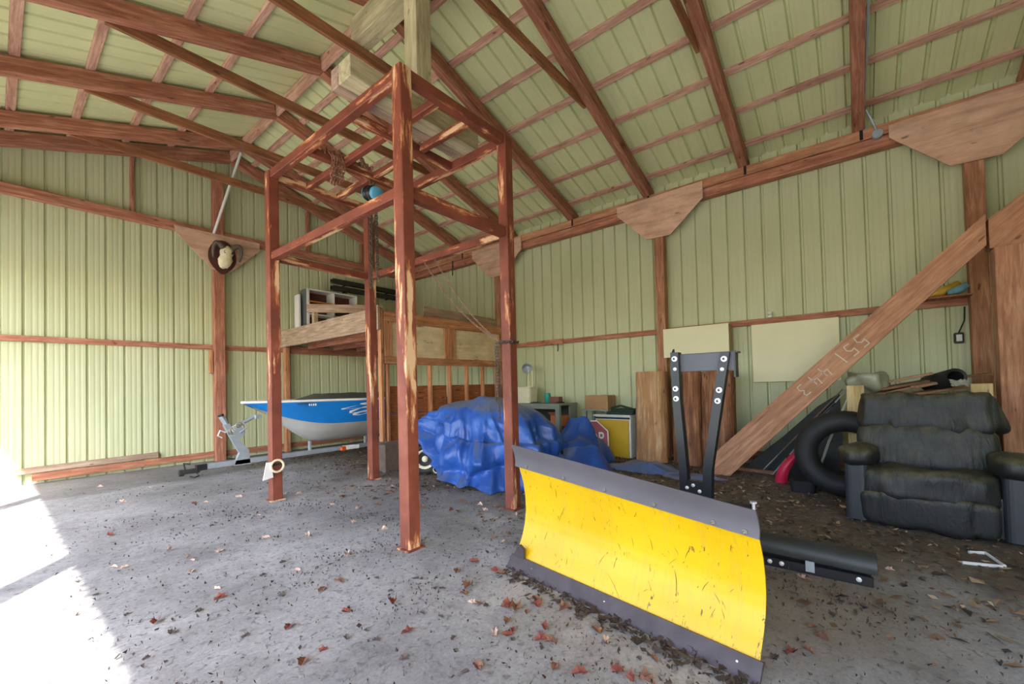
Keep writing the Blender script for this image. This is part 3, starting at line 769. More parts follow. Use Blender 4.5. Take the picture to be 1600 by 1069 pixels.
for sd in (-1, 1):
    wh = mk('wheel', MB().lathe([(.11, -.06), (.2, -.08), (.25, -.05), (.25, .05), (.2, .08), (.11, .06)], 20, Matrix.Translation((5.6, TY+sd*.78, .25)) @ Matrix.Rotation(math.pi/2, 4, 'X')), M_TIRE, tr, smooth=True)
    mk('rim', MB().lathe([(.02, -.05), (.12, -.06), (.12, .06), (.02, .05)], 16, Matrix.Translation((5.6, TY+sd*.78, .25)) @ Matrix.Rotation(math.pi/2, 4, 'X')), M_WHITE, wh)
lt = mk('light_bracket', MB().box((4.26, 7.35, .22), (.26, .05, .06), .004).tube([(4.39, 7.35, .24), (4.39, 7.95, .17)], .02, 6), M_WHITE, tr)
mk('side_light', MB().box((4.08, 7.35, .22), (.1, .06, .075), .012), M_ORANGE, lt)

# ------------------------------------------------------------------ loft
loft = thing('storage_loft', (5.3, 7.6, 0), 'corner storage loft of rough lumber with two plywood front panels over open studs', 'loft')
LX, LY, LXR = 3.98, 5.97, 7.1
def lb(name, p0, p1, wd, ht, mat=W_LOFT, up=(0, 0, 1)): return board(name, p0, p1, wd, ht, mat, loft, up)
lb('corner_post', (LX+.03, LY+.03, .44), (LX+.03, LY+.03, 2.6), .09, .05, W_LOFT, (1, 0, 0))
lb('wall_post', (LX+.04, YG-.13, 0), (LX+.04, YG-.13, 2.62), .14, .09, W_LOFT, (1, 0, 0))
lb('fascia_board', (LX-.03, LY-.03, 2.44), (LX-.03, YG-.08, 2.42), .045, .36, W_GREY)
lb('fascia_cap', (LX, LY-.03, 2.64), (LX, LY+.35, 2.64), .1, .04, W_GREY)
lb('deck_ledger', (LX, YG-.1, 2.2), (LXR+.2, YG-.1, 2.2), .05, .16, W_FRAME)
mk('deck', MB().box(((LX+LXR)/2+.1, (LY+YG)/2, 2.51), (LXR-LX+.2, YG-LY-.14, .025), .003), W_GREY, loft)
for xx in (4.5, 5.1, 5.7, 6.3, 6.9): lb('joist', (xx, LY+.09, 2.36), (xx, YG-.14, 2.36), .045, .26, W_FRAME)
lb('top_rail', (LX+.07, LY, 2.5), (LXR, LY, 2.5), .045, .17)
lb('bottom_rail', (LX+.07, LY, 1.77), (LXR, LY, 1.77), .045, .13)
for x0, x1 in ((LX+.07, 4.2), (5.37, 5.5), (5.505, 5.64), (6.94, LXR)): lb('stile', ((x0+x1)/2, LY, 1.835), ((x0+x1)/2, LY, 2.415), x1-x0, .04, W_LOFT, (0, 1, 0))
for x0, x1 in ((4.2, 5.37), (5.64, 6.94)):
    mk('panel', MB().box((0, 0, 0), (x1-x0+.04, .58+.03, .012), .002), W_PLY, loft, frame((x0, LY+.03, 2.125), (x1, LY+.03, 2.125), (0, -1, 0)))
for xx in (4.1, 4.55, 5.0, 5.47, 5.93, 6.39, 6.83): lb('stud', (xx, LY, .02 if xx > 4.4 else .44), (xx, LY, 1.705), .085, .045, W_LOFT, (1, 0, 0))
for x0, x1 in ((4.12, 5.45), (5.47, 7.05)):
    mk('osb_panel', MB().box((0, 0, 0), (x1-x0-.01, .46, .012), .002), W_OSB, loft, frame((x0, LY+.06, 1.11), (x1, LY+.06, 1.11), (0, -1, 0)))
    mk('osb_panel', MB().box((0, 0, 0), (x1-x0-.01, .45, .012), .002), W_OSB, loft, frame((x0, LY+.06, .645), (x1, LY+.06, .645), (0, -1, 0)))
    mk('kick_board', MB().box((0, 0, 0), (x1-x0-.01, .4, .02), .002), W_PINE, loft, frame((x0, LY+.065, .21), (x1, LY+.065, .21), (0, -1, 0)))
o = mk('concrete_block', MB().box((4.09, 5.81, .215), (.5, .26, .43), .012), M_BLOCK)
tag(o, 'brown-grey concrete block under the front corner post of the loft', 'block')
for i, (a, b_, wd, ht, mt, lab) in enumerate((
        ((4.05, 8.62, 2.98), (5.05, 7.85, 2.98), .05, .17, W_GREY, 'grey plank lying across the front of the white cubby shelf'),
        ((5.1, 6.25, 2.72), (7.1, 6.18, 2.66), .04, .24, W_GREY, 'wide weathered plank standing on edge on the right of the loft deck'))):
    o = board('plank', a, b_, wd, ht, mt); tag(o, lab, 'plank')
for k, (px, py) in enumerate(((4.17, 8.53), (4.93, 7.94))):
    o = mk('plank_block', MB().box((px, py, 2.71), (.09, .09, .37), .004), W_GREY)
    tag(o, ('left wooden block', 'right wooden block')[k]+' propping the grey plank on the loft deck', 'block')
# white cubby unit
cub = thing('cubby_shelf', (4.8, 9.0, 2.525), 'white open cubby shelf with a dark grey end standing on the loft deck', 'shelf')
CX0, CX1, CY, CZ0, CZ1 = 4.27, 5.42, 9.05, 2.525, 3.5
mk('side_panel', MB().box((CX0, CY+.16, (CZ0+CZ1)/2), (.03, .3, CZ1-CZ0), .003), plain('dark_grey_end', lin(90, 96, 100), .6), cub)
mk('front_edge', MB().box((CX0+.01, CY, (CZ0+CZ1)/2), (.055, .02, CZ1-CZ0), .003), M_WHITE, cub)
mk('side_panel', MB().box((CX1, CY+.15, (CZ0+CZ1)/2), (.03, .32, CZ1-CZ0), .003), M_WHITE, cub)
mk('divider', MB().box((4.86, CY+.15, (CZ0+CZ1)/2), (.03, .32, CZ1-CZ0-.06), .003), M_WHITE, cub)
for z_ in (CZ0+.015, 2.95, CZ1-.015): mk('shelf', MB().box(((CX0+CX1)/2, CY+.15, z_), (CX1-CX0-.03, .32, .03), .003), M_WHITE, cub)
mk('wood_shelf', MB().box((4.56, CY+.14, 3.23), (.56, .3, .025), .003), plain('orange_wood', lin(196, 128, 60), .5), cub)
mk('back_panel', MB().box(((CX0+CX1)/2, CY+.32, (CZ0+CZ1)/2), (CX1-CX0, .012, CZ1-CZ0), .002), plain('brown_back', lin(98, 60, 48), .8), cub)
o = mk('narrow_board', MB().box((4.17, CY+.25, 2.95), (.04, .2, .85), .003), M_WHITE); tag(o, 'narrow white board standing left of the cubby shelf', 'board')
for k, z_ in enumerate((3.72, 3.88)):
    o = mk('gutter', MB().prism([(9.44, z_+.05), (9.44, z_-.05), (9.56, z_-.05), (9.56, z_+.05), (9.545, z_+.05), (9.545, z_-.035), (9.455, z_-.035), (9.455, z_+.05)], 5.05, 7.2, Matrix(((0, 1, 0, 0), (1, 0, 0, 0), (0, 0, 1, 0), (0, 0, 0, 1)))), M_DARKW)
    for bx in (5.4, 6.6): mk('hanger_bracket', MB().box((bx, 9.56, z_-.06), (.03, .14, .02), .002), M_DARKW, o)
    tag(o, ('lower', 'upper')[k]+' dark metal gutter length stored high on the end wall above the loft', 'gutter')

# ------------------------------------------------------------------ mounted skull, leaning pole, fittings
sk = thing('skull_trophy', (2.82, 9.4, 3.55), 'horned animal skull on a dark shield plaque on the gable post', 'trophy')
shield = []
for i in range(28):
    a = 2*math.pi*i/28; x_ = .235*math.sin(a); z_ = .33*math.cos(a)
    if z_ < 0: x_ *= 1-.45*(abs(z_)/.33)**2.2
    shield.append((2.82+x_, 3.92+z_))
mk('plaque', MB().prism(shield, 9.425, 9.45), M_PLAQ, sk)
prof = [(.0, 0, .06), (.06, .01, .1), (.15, .02, .125), (.22, .02, .1), (.3, .03, .12), (.38, 0, .1), (.43, -.02, .04)]
def skp(i, j):
    t_, off, r_ = prof[j]; a = 2*math.pi*i/14
    return (2.8+.16*t_+r_*math.cos(a), 9.33-off+r_*.8*math.sin(a)-.02, 3.69+t_+.012*math.sin(3*a))
mk('skull', MB().grid(14, 7, skp, True).add([skp(i, 0) for i in range(14)], [tuple(range(14))[::-1]]).add([skp(i, 6) for i in range(14)], [tuple(range(14))]), M_BONE, sk, smooth=True)
for sd in (-1, 1):
    hp_ = []
    for i in range(16):
        a = i/15*3.9
        hp_.append((2.86+sd*(.06+.16*math.sin(a*.55)+.02*i/15), 9.3-.05*math.sin(a), 4.06+.1*math.sin(a)-.13*(i/15)**2))
    mk('horn', MB().tube(hp_, [.05*(1-.8*i/15)+.006 for i in range(16)], 8), M_HORN, sk, smooth=True)
    mk('eye_socket', MB().lathe([(.0, 0), (.025, .0), (.03, .012)], 10, Matrix.Translation((2.86+sd*.055, 9.215, 3.98)) @ Matrix.Rotation(math.pi/2, 4, 'X')), M_DARKW, sk)
o = mk('pole', MB().tube([(2.66, 9.36, 4.33), (2.985, 8.92, 5.85)], .024, 8), M_WHITE); tag(o, 'slim white pole slanting from the gable post up to the roof', 'pole')
cdt = thing('electrical_conduit', (7.2, -.25, 4.5), 'grey conduit running down the roof to a round junction box on the plate', 'conduit')
def rz_(x_): return zu(x_)-.02
cp_ = [(5.2, -.235, rz_(5.2)+.05), (6.0, -.225, rz_(6.0)+.05), (6.9, -.205, rz_(6.9)+.05), (7.1, -.22, 4.75), (7.2, -.3, 4.56), (7.21, -.325, 4.47)]
mk('pipe', MB().tube(cp_, .013, 8), M_GALV, cdt)
mk('junction_box', MB().lathe([(0, -.03), (.055, -.03), (.06, -.025), (.06, .03), (0, .03)], 18, Matrix.Translation((7.23, -.33, 4.44)) @ Matrix.Rotation(math.pi/2, 4, 'Y')), M_GALV, cdt)
o = mk('insulator_knob', MB().lathe([(0, 0), (.03, 0), (.034, .03), (.02, .045), (.034, .06), (.03, .085), (0, .09)], 12, Matrix.Translation((7.4, .962, 2.23))), M_WHITE); tag(o, 'small white insulator knob standing on the right wall girt', 'insulator')
o = mk('wall_outlet', MB().box((7.425, -1.0, 1.745), (.05, .085, .13), .01).tube([(7.42, -1.0, 1.81), (7.41, -1.05, 1.95), (7.42, -1.06, 2.12)], .008, 6), M_DARKW); mk('outlet_face', MB().box((7.396, -1.0, 1.745), (.012, .05, .08), .004), M_WHITE, o)
tag(o, 'dark outlet box with a pale face on the wall beside the last post', 'outlet')
o = mk('wall_hook', MB().tube([(7.36, 4.73, 2.14), (7.36, 4.73, 2.02), (7.35, 4.73, 1.99), (7.34, 4.73, 2.01)], .012, 6), M_DARKW); tag(o, 'dark hook hanging under the girt splice on the right wall', 'hook')
o = mk('hanging_rod', MB().tube([(7.25, 7.7, 4.45), (7.24, 7.7, 4.08)], .014, 6), M_DARKW); tag(o, 'short dark rod hanging from the wall plate beyond the gantry', 'rod')
o = mk('insulation_bag', MB().tube([(7.36, -.72, 2.29), (7.35, -.86, 2.315), (7.36, -1.02, 2.4)], [.03, .055, .04], 10), M_YBAG, smooth=True); tag(o, 'yellow bag lying on the right wall girt by the last post', 'bag')
o = mk('poly_bag', MB().tube([(7.25, -.9, 2.285), (7.25, -.98, 2.305), (7.25, -1.07, 2.36)], [.03, .05, .03], 10), M_BBAG, smooth=True); tag(o, 'pale blue bag lying on the girt in front of the yellow bag', 'bag')
o = mk('shelf_strip', MB().box((7.3, -.85, 2.235), (.28, .5, .02), .003), W_FRAME); tag(o, 'small board resting on the girt as a shelf beneath the bags', 'shelf')
# wall cabinet and board
cb = thing('wall_cabinet', (7.25, 1.96, 1.68), 'cream wall cabinet hung under the girt between post and white board', 'cabinet')
mk('body', MB().box((7.265, 1.975, 1.94), (.27, .98, .47), .004), plain('cabinet_side', lin(176, 150, 108), .6), cb)
mk('door', MB().box((7.117, 1.975, 1.94), (.022, 1.0, .48), .004), M_CREAM, cb)
o = mk('white_board', MB().box((7.4, .68, 1.7), (.02, 1.07, .88), .003), M_CREAM); tag(o, 'large pale cream board hung flat on the wall right of the cabinet', 'board')

# ------------------------------------------------------------------ big timber brace and post
tm = thing('timber_brace', (6.4, 1.4, 0), 'heavy slanted timber painted with upside-down white numbers leaning up to the right', 'timber')
TX, ANG = 6.42, math.radians(45.2)
T0, T1 = V((TX, 1.62, .02)), V((TX, -1.075, 2.735))
# side polygon in (y,z): square foot on the floor, plumb cut at the top
tp = [(1.62, 0), (1.36, 0), (-1.075, 2.6), (-1.075, 2.915), (1.62, .22)]
mid_ = ((T0.y+T1.y)/2, (T0.z+T1.z)/2)
ux = V((0, -1, 1)).normalized(); uz = V((0, 1, 1)).normalized()
Mt = Matrix(((0, 1, 0, TX), (ux.y, 0, uz.y, mid_[0]), (ux.z, 0, uz.z, mid_[1]), (0, 0, 0, 1)))
Mi = Mt.inverted()
loc_ = [Mi @ V((TX, a, b)) for a, b in tp]
mk('beam', MB().prism([(p.x, p.z) for p in loc_], -.1, .1), W_TIMB, tm, Mt)
# painted digits 5 5 1 4 4 3 (turned over) as strokes on the left face
DIG = {'5': [[(.9, 1), (.2, 1), (.15, .58), (.6, .62), (.9, .4), (.75, .05), (.1, .08)]], '1': [[(.5, 1), (.5, 0)]],
       '4': [[(.25, 1), (.1, .45), (.85, .45)], [(.7, .8), (.7, 0)]], '3': [[(.1, .95), (.7, .95), (.8, .75), (.45, .55), (.85, .35), (.7, .03), (.1, .05)]]}
def digit(ch, s0, perp0, sz, k):
    """s: along timber, perp across; digits turned by 180 degrees"""
    m = MB()
    for st in DIG[ch]:
        pts = [(TX-.103, (1-px_)*sz*.62, (1-pz_)*sz) for px_, pz_ in st]
        w3 = []
        for X_, a, b in pts:
            s_ = s0+a; q = perp0+b
            w3.append(V((X_, 0, 0)) + V((0, mid_[0], mid_[1])) + ux*s_ + uz*q)
        for a, b in zip(w3, w3[1:]):
            d = (b-a).normalized(); n_ = d.cross(V((1, 0, 0)))*.0065; e = d*.003
            m.add([a-e+n_, b+e+n_, b+e-n_, a-e-n_], [(0, 1, 2, 3)])
    return mk('painted_digit', m, M_PAINTW, tm)
def s_at(y_, z_): return (V((0, y_-mid_[0], z_-mid_[1])).dot(ux), V((0, y_-mid_[0], z_-mid_[1])).dot(uz))
DPOS = (.482, .347, .217, -.009, -.15, -.32)
for ch, s_ in zip('551443', DPOS): digit(ch, s_-.045, -.075, .15, 0)
up_ = thing('upper_timber', (TX, -1.4, 2.5), 'second heavy slanted timber carrying on upward over the bench post', 'timber')
tp = [(-1.095, 2.56), (-1.4, 2.56), (-2.6, 3.76), (-2.6, 4.1), (-1.095, 2.86)]
loc_ = [Mi @ V((TX, a, b)) for a, b in tp]
mk('beam', MB().prism([(p.x, p.z) for p in loc_], -.1, .1), W_TIMB, up_, Mt)
o = board('timber_post', (TX-.05, -1.215, 0), (TX-.05, -1.215, 2.555), .2, .2, W_POST, None, (1, 0, 0)); tag(o, 'square upright post at far right holding up the second timber', 'post')

# ------------------------------------------------------------------ covered tractor
trc = thing('garden_tractor', (4.5, 4.2, 0), 'garden tractor hidden under the blue tarp with cream wheels showing at left', 'tractor')
mk('body', MB().box((4.6, 4.25, .5), (.45, 1.5, .3), .05).box((4.6, 4.65, .75), (.4, .6, .3), .08).box((4.55, 3.75, .68), (.4, .4, .12), .04), M_DARKW, trc)
WD = V((-.72, -.69, 0)).normalized()
def wheel(c, r, w_, parent, rimc, nm='wheel'):
    Mw = Matrix.Translation(c) @ WD.to_track_quat('Z', 'Y').to_matrix().to_4x4()
    o = mk(nm, MB().lathe([(r*.6, -w_/2), (r*.9, -w_/2), (r, -w_*.3), (r, w_*.3), (r*.9, w_/2), (r*.6, w_/2), (r*.58, w_*.3)], 24), M_TIRE, parent, Mw @ Matrix.Identity(4), smooth=True)
    mk('rim', MB().lathe([(r*.62, w_*.5), (r*.6, w_*.52), (r*.5, w_*.4), (r*.44, w_*.2), (r*.2, w_*.25), (r*.18, w_*.45), (0, w_*.45)], 20, caps=False), rimc, o, Mw, smooth=True)
wheel((4.12, 5.06, .235), .235, .16, trc, M_TIRED)
wheel((4.16, 4.85, .09), .09, .06, trc, M_TIRED, 'deck_wheel')
wheel((4.9, 4.7, .2), .2, .16, trc, M_TIRED); wheel((5.0, 3.45, .25), .25, .2, trc, M_TIRED)
tarp = thing('blue_tarp', (4.7, 4.1, 0), 'crumpled blue tarp thrown over the tractor and trailing across the floor', 'tarp')
TC = V((4.63, 4.18, 0)); NU, NV = 220, 64
def ridge(n): return 1-min(1, abs(n)*2.2)
def angd(u, a): return math.atan2(math.sin(u-a), math.cos(u-a))
def tarp_pt(i, j):
    u = 2*math.pi*i/NU; v = j/(NV-1)
    c, s = math.cos(u), math.sin(u)
    ax = .80 if c < 0 else .95
    ay = 1.10 if s < 0 else .95
    r = (abs(c/ax)**3.2+abs(s/ay)**3.2)**(-1/3.2)
    zh = .02+.62*math.exp(-(angd(u, 2.25)/.46)**2)          # caught up over the wheel at far left
    top = 1.0-.16*max(0, c)-.10*max(0, -s)
    sh = .70+.05*math.sin(3*u+.4)
    if v < .36:
        f = v/.36; rr = r*sh*f; z = 1.13+(top-1.13)*f**2.2
        px_, py_ = rr*c, rr*s
        z += .05*math.exp(-((px_+.25)**2+(py_+.05)**2)/.012)+.03*noise.noise(V((px_*2.5, py_*2.5, 2)))
    else:
        f = (v-.36)/.64
        rr = r*(sh+(1-sh)*f**.8); z = top+(zh-top)*f**1.15
        z -= .05*math.exp(-(f/.12)**2)*.5
    a = min(1, max(0, (v-.22)/.4))
    n1 = ridge(noise.noise(V((c*2.0+.7*v, s*2.0-.5*v, v*.9+1))))           # long soft folds down the sides
    n2 = ridge(noise.noise(V((c*4.3-1.1*v, s*4.3+.8*v, v*1.6+5))))
    n3 = ridge(noise.noise(V((c*3.0, s*3.0, v*6+9))))                      # creases running round
    n1, n2 = n1**1.6, n2**1.5; n4 = ridge(noise.noise(V((c*8-2*v, s*8+2*v, v*3+4))))**1.5
    rr *= 1+a*(.2*(n1-.4)+.12*(n2-.4)+.03*(n3-.5)+.02*(n4-.4))
    z += a*(.03*(n2-.5)+.035*(n3-.5))
    if v > .66:                                                            # gathered roll of slack near the floor
        q = (v-.66)/.34; near = .25+.75*max(0, math.cos(angd(u, -2.5))) ** .5
        ph = q*2.6*math.pi+1.4*math.sin(u*1.5)+2.2*noise.noise(V((c*2, s*2, 11)))
        rr *= 1+near*(.075*math.sin(ph)+.07*q)
        z += near*.05*math.cos(ph)*(1-q*.5)
    return (TC.x+rr*c, TC.y+rr*s, max(z, .012+.012*ridge(noise.noise(V((c*6, s*6, 3))))))
mk('cover', MB().grid(NU, NV, tarp_pt, True), M_TARP, tarp, smooth=True)
def heap(name, cx, cy, ax, ay, hh, rot, seed, nu=110, nv=34, lean=0.0):
    def f(i, j):
        u = 2*math.pi*i/nu; v = j/(nv-1)
        r = 1+.14*math.sin(3*u+seed)+.06*math.sin(5*u+2*seed)
        x_, y_ = ax*r*v*math.cos(u), ay*r*v*math.sin(u)
        n1 = ridge(noise.noise(V((x_*1.6+y_*1.8+seed, y_*1.1-x_*.5, seed))))
        n2 = ridge(noise.noise(V((x_*3.4+seed, y_*3-x_*1.4, 2*seed))))
        z = hh*(1-v**2.6)*(.55+.42*n1+.2*n2)*(1+lean*x_/ax)
        X_ = cx+x_*math.cos(rot)-y_*math.sin(rot); Y_ = cy+x_*math.sin(rot)+y_*math.cos(rot)
        return (X_, Y_, max(.008, z+.012*n2))
    return mk(name, MB().grid(nu, nv, f, True), M_TARP, tarp, smooth=True)
heap('trailing_heap', 5.92, 3.5, .66, .42, .66, math.radians(-20), 1.3, lean=.4)
heap('trailing_heap', 5.4, 3.15, .55, .32, .4, math.radians(-14), 4.1)
heap('flat_fold', 6.1, 2.45, .3, .6, .12, math.radians(4), 2.2)
heap('flat_fold', 5.9, 1.75, .18, .4, .06, math.radians(10), 5.2)

# ------------------------------------------------------------------ workbench and what stands on it
wb = thing('workbench', (6.9, 4.95, 0), 'grey-green workbench with a side panel along the right wall behind the tarp', 'bench')
mk('top', MB().box((6.92, 4.96, .92), (.66, 1.44, .04), .004), M_GREYP, wb)
mk('apron', MB().box((6.63, 4.96, .87), (.025, 1.36, .06), .003), M_GREYP, wb)
for lx, ly in ((6.64, 4.3), (6.64, 5.62), (7.2, 5.62)): mk('leg', MB().box((lx, ly, .45), (.07, .09, .9), .004), M_GREYP, wb)
mk('side_panel', MB().box((7.1, 4.26, .45), (.26, .03, .9), .003), M_GREYP, wb)
mk('back_panel', MB().box((7.22, 4.95, .5), (.02, 1.36, .8), .003), M_DARKW, wb)
mk('lower_shelf', MB().box((6.93, 4.95, .42), (.56, 1.3, .03), .003), M_GREYP, wb)
o = mk('cardboard_flap_box', MB().box((6.9, 4.42, .61), (.3, .26, .2), .004, ), M_CARDO); mk('box_flap', MB().prism([(6.74, .71), (6.75, .715), (6.66, .78), (6.65, .775)], 4.3, 4.54), M_CARDO, o); tag(o, 'orange-brown cardboard box on the shelf inside the workbench', 'box')
def rbox(w_, d, h_, r, M=None, taper=0.0, n=4):
    """box with rounded upright corners"""
    pts = []
    for qx, qy, a0 in ((1, 1, 0), (-1, 1, 90), (-1, -1, 180), (1, -1, 270)):
        for k in range(n+1):
            a = math.radians(a0+90*k/n); pts.append((qx*(w_/2-r)+r*math.cos(a), qy*(d/2-r)+r*math.sin(a)))
    m = MB(); N = len(pts); s0 = 1-taper
    vs = [(x_*s0, y_*s0, 0) for x_, y_ in pts]+[(x_, y_, h_*.96) for x_, y_ in pts]+[(x_*.98, y_*.98, h_) for x_, y_ in pts]
    fs = [tuple(range(N))[::-1], tuple(range(2*N, 3*N))]+[(i+k*N, (i+1) % N+k*N, (i+1) % N+(k+1)*N, i+(k+1)*N) for i in range(N) for k in (0, 1)]
    return m.add(vs, fs, M)
o = mk('plastic_tub', rbox(.34, .56, .3, .07, Matrix.Translation((6.98, 5.36, .94)), .08), M_TUB); tag(o, 'cream plastic tub standing on the far end of the workbench', 'tub')
mk('lid', rbox(.36, .58, .03, .07, Matrix.Translation((6.98, 5.36, 1.235))), M_TUB, o)
lp = thing('work_lamp', (6.98, 5.2, 1.265), 'silver work lamp on two thin rods standing on the cream tub', 'lamp')
mk('stand', MB().tube([(6.98, 5.22, 1.267), (6.98, 5.22, 1.62)], .014, 6).tube([(6.98, 5.12, 1.267), (6.98, 5.12, 1.6)], .02, 6).box((6.98, 5.17, 1.273), (.12, .2, .012), .002), M_CREAM, lp)
ML = Matrix.Translation((6.97, 5.24, 1.66)) @ V((-.8, -.5, -.25)).normalized().to_track_quat('Z', 'Y').to_matrix().to_4x4()
mk('shade', MB().lathe([(.02, -.14), (.05, -.12), (.06, -.06), (.1, .06), (.105, .065), (.095, .055), (.05, -.05), (.02, -.06)], 18, ML), M_GALV, lp, smooth=True)
mk('socket', MB().lathe([(0, -.2), (.04, -.19), (.045, -.12), (0, -.11)], 12, ML), M_BLK, lp)
o = mk('tumbler', MB().lathe([(0, 0), (.05, 0), (.06, .02), (.064, .15), (.056, .19), (0, .195)], 18, Matrix.Translation((6.98, 4.76, .94))), M_TEAL, smooth=True); smooth_shade(o); tag(o, 'teal green cup standing on the workbench top', 'cup')
o = mk('small_box', MB().box((7.0, 4.58, 1.0), (.14, .22, .12), .004), plain('brown_tin', lin(120, 74, 60), .6)); tag(o, 'small red-brown box on the workbench right of the teal cup', 'box')
o = mk('pliers', MB().tube([(6.9, 4.5, .955), (6.88, 4.4, .957), (6.86, 4.3, .955)], .014, 6).tube([(6.92, 4.5, .955), (6.9, 4.4, .957), (6.84, 4.31, .955)], .014, 6), M_BLK); tag(o, 'dark hand tool lying on the near corner of the workbench', 'tool')
o = mk('rag', MB().grid(12, 8, lambda i, j: (6.82+.16*j/7, 4.9+.2*i/11, .945+.04*abs(nz(i*.5, j*.6, 2))*(1 if 0 < i < 11 and 0 < j < 7 else 0))), M_DGREEN, smooth=True); tag(o, 'dark crumpled rag on the workbench left of the teal cup', 'rag')
st = thing('storage_stand', (7.15, 3.7, 0), 'dark grey stand behind the yellow cabinet with a cardboard box on it', 'stand')
for lx, ly in ((6.98, 3.48), (6.98, 3.92), (7.3, 3.48), (7.3, 3.92)): mk('leg', MB().box((lx, ly, .4), (.05, .05, .8), .003), M_GREYP, st)
mk('top', MB().box((7.14, 3.7, .815), (.4, .52, .03), .003), M_GREYP, st); mk('shelf', MB().box((7.14, 3.7, .45), (.36, .48, .03), .003), M_DARKW, st)
o = mk('cardboard_box', MB().box((7.12, 3.68, .955), (.32, .46, .25), .004), M_CARD); mk('box_tape', MB().box((7.12, 3.68, 1.082), (.325, .05, .003), .001), W_PINE, o); tag(o, 'plain brown cardboard box on the dark stand beside the workbench', 'box')
fr = thing('yellow_cabinet', (7.0, 3.3, 0), 'low mustard yellow cabinet with a white rim standing by the log slabs', 'cabinet')
mk('body', MB().box((7.08, 3.31, .37), (.48, .66, .72), .006), M_WHITE, fr)
mk('door', MB().box((6.83, 3.31, .34), (.03, .6, .64), .006), M_FRIDGE, fr)
mk('handle_strip', MB().box((6.832, 3.31, .69), (.022, .64, .03), .003), M_BLK, fr)
mk('top', MB().box((7.06, 3.31, .735), (.54, .69, .025), .004), M_WHITE, fr)
o = mk('folded_sheet', MB().box((7.08, 3.2, .775), (.4, .5, .05), .015).box((7.1, 3.16, .82), (.36, .42, .04), .015).tube([(6.95, 3.0, .85), (6.95, 3.2, .9), (7.0, 3.4, .86)], .02, 6), M_DGREEN); tag(o, 'dark green folded sheet on top of the yellow cabinet', 'sheet')
# stop sign leaning on the bench
sg = thing('stop_sign', (6.45, 3.6, 0), 'red octagonal stop sign half hidden by the tarp beside the yellow cabinet', 'sign')
sN = V((-.80, -.50, .22)).normalized(); sX = V((0, 0, 1)).cross(sN).normalized(); sZ = sN.cross(sX)
sC = V((6.42, 3.53, .365))
MS = Matrix(((sX.x, -sN.x, sZ.x, sC.x), (sX.y, -sN.y, sZ.y, sC.y), (sX.z, -sN.z, sZ.z, sC.z), (0, 0, 0, 1)))
def octo(r): return [(r/math.cos(math.pi/8)*math.cos(math.pi/8+i*math.pi/4), r/math.cos(math.pi/8)*math.sin(math.pi/8+i*math.pi/4)) for i in range(8)]
mk('plate', MB().prism(octo(.31), -.002, .004), M_WHITE, sg, MS); mk('red_face', MB().prism(octo(.292), -.0045, -.002), M_RED, sg, MS)
def text_mesh(txt, size, depth):
    cu = bpy.data.curves.new('lettering', 'FONT'); cu.body = txt; cu.size = size; cu.extrude = depth; cu.align_x = 'CENTER'; cu.align_y = 'CENTER'; cu.offset = size*.012
    ob = bpy.data.objects.new('lettering', cu); COL.objects.link(ob)
    dg = bpy.context.evaluated_depsgraph_get(); me = bpy.data.meshes.new_from_object(ob.evaluated_get(dg))
    bpy.data.objects.remove(ob); bpy.data.curves.remove(cu); return me
me = text_mesh('STOP', .24, .001); me.name = 'lettering'; me.materials.clear(); me.materials.append(M_WHITE)
o = bpy.data.objects.new('lettering', me); COL.objects.link(o)
place(o, MS @ Matrix.Translation((0, -.006, 0)) @ Matrix.Rotation(math.pi/2, 4, 'X') @ Matrix.Diagonal((.82, 1.15, 1, 1)), sg)

# ------------------------------------------------------------------ log slabs leaning on the wall
def slab(lab, y0, wd, hgt, xb, xt, seed, mat, thick=.16):
    n = 16; m = MB(); nv_ = 9
    def f(i, j):
        v = j/(nv_-1); a = math.pi*2*i/n
        c, s = math.cos(a), math.sin(a)
        e = .5
        w_ = wd/2*(1+.05*noise.noise(V((v*3, seed, 0)))); d = thick/2
        x_ = d*math.copysign(abs(c)**.8, c); y_ = w_*math.copysign(abs(s)**.75, s)
        k = 1+.10*noise.noise(V((c*2+seed, s*2, v*2.5)))+.05*noise.noise(V((c*6+seed, s*6, v*4)))
        return (x_*k, y_*k, v*hgt)
    m.grid(n, nv_, f, True)
    m.add([f(i, 0) for i in range(n)], [tuple(range(n))[::-1]]); m.add([f(i, nv_-1) for i in range(n)], [tuple(range(n))])
    th = math.atan2(xt-xb, hgt)
    # local frame: x along the slab for the grain
    Ml = Matrix.Translation((xb, y0, thick*.3*math.sin(th)+.005)) @ Matrix.Rotation(th, 4, 'Y') @ Matrix(((0, 0, -1, 0), (0, 1, 0, 0), (1, 0, 0, 0), (0, 0, 0, 1)))
    sw = Matrix(((0, 0, 1, 0), (0, 1, 0, 0), (-1, 0, 0, 0), (0, 0, 0, 1)))
    m.v = [tuple(sw @ V(p)) for p in m.v]
    o = mk('log_slab', m, mat, None, Ml, smooth=True); smooth_shade(o, 50)
    return tag(o, lab, 'log')
WB1 = wood('split_log_face', lin(150, 100, 64), lin(186, 138, 94), lin(220, 190, 148), grain=.7, vary=.05)
slab('widest log standing next to the yellow cabinet, smooth tan face with pale streaks', 2.61, .5, 1.46, 6.8, 6.86, 1.7, WB1, .34)
slab('narrow dark log second from the yellow cabinet, set back behind its neighbours', 2.17, .32, 1.43, 7.02, 7.06, 3.1, W_BARK, .26)
slab('reddish bark log seen through the black push frame, third from the yellow cabinet', 1.98, .3, 1.44, 6.8, 6.86, 5.3, W_BARK, .26)
slab('thick log with flaked bark nearest the slanted timber foot, fourth from the yellow cabinet', 1.6, .46, 1.43, 6.82, 6.88, 7.9, W_BARK, .32)

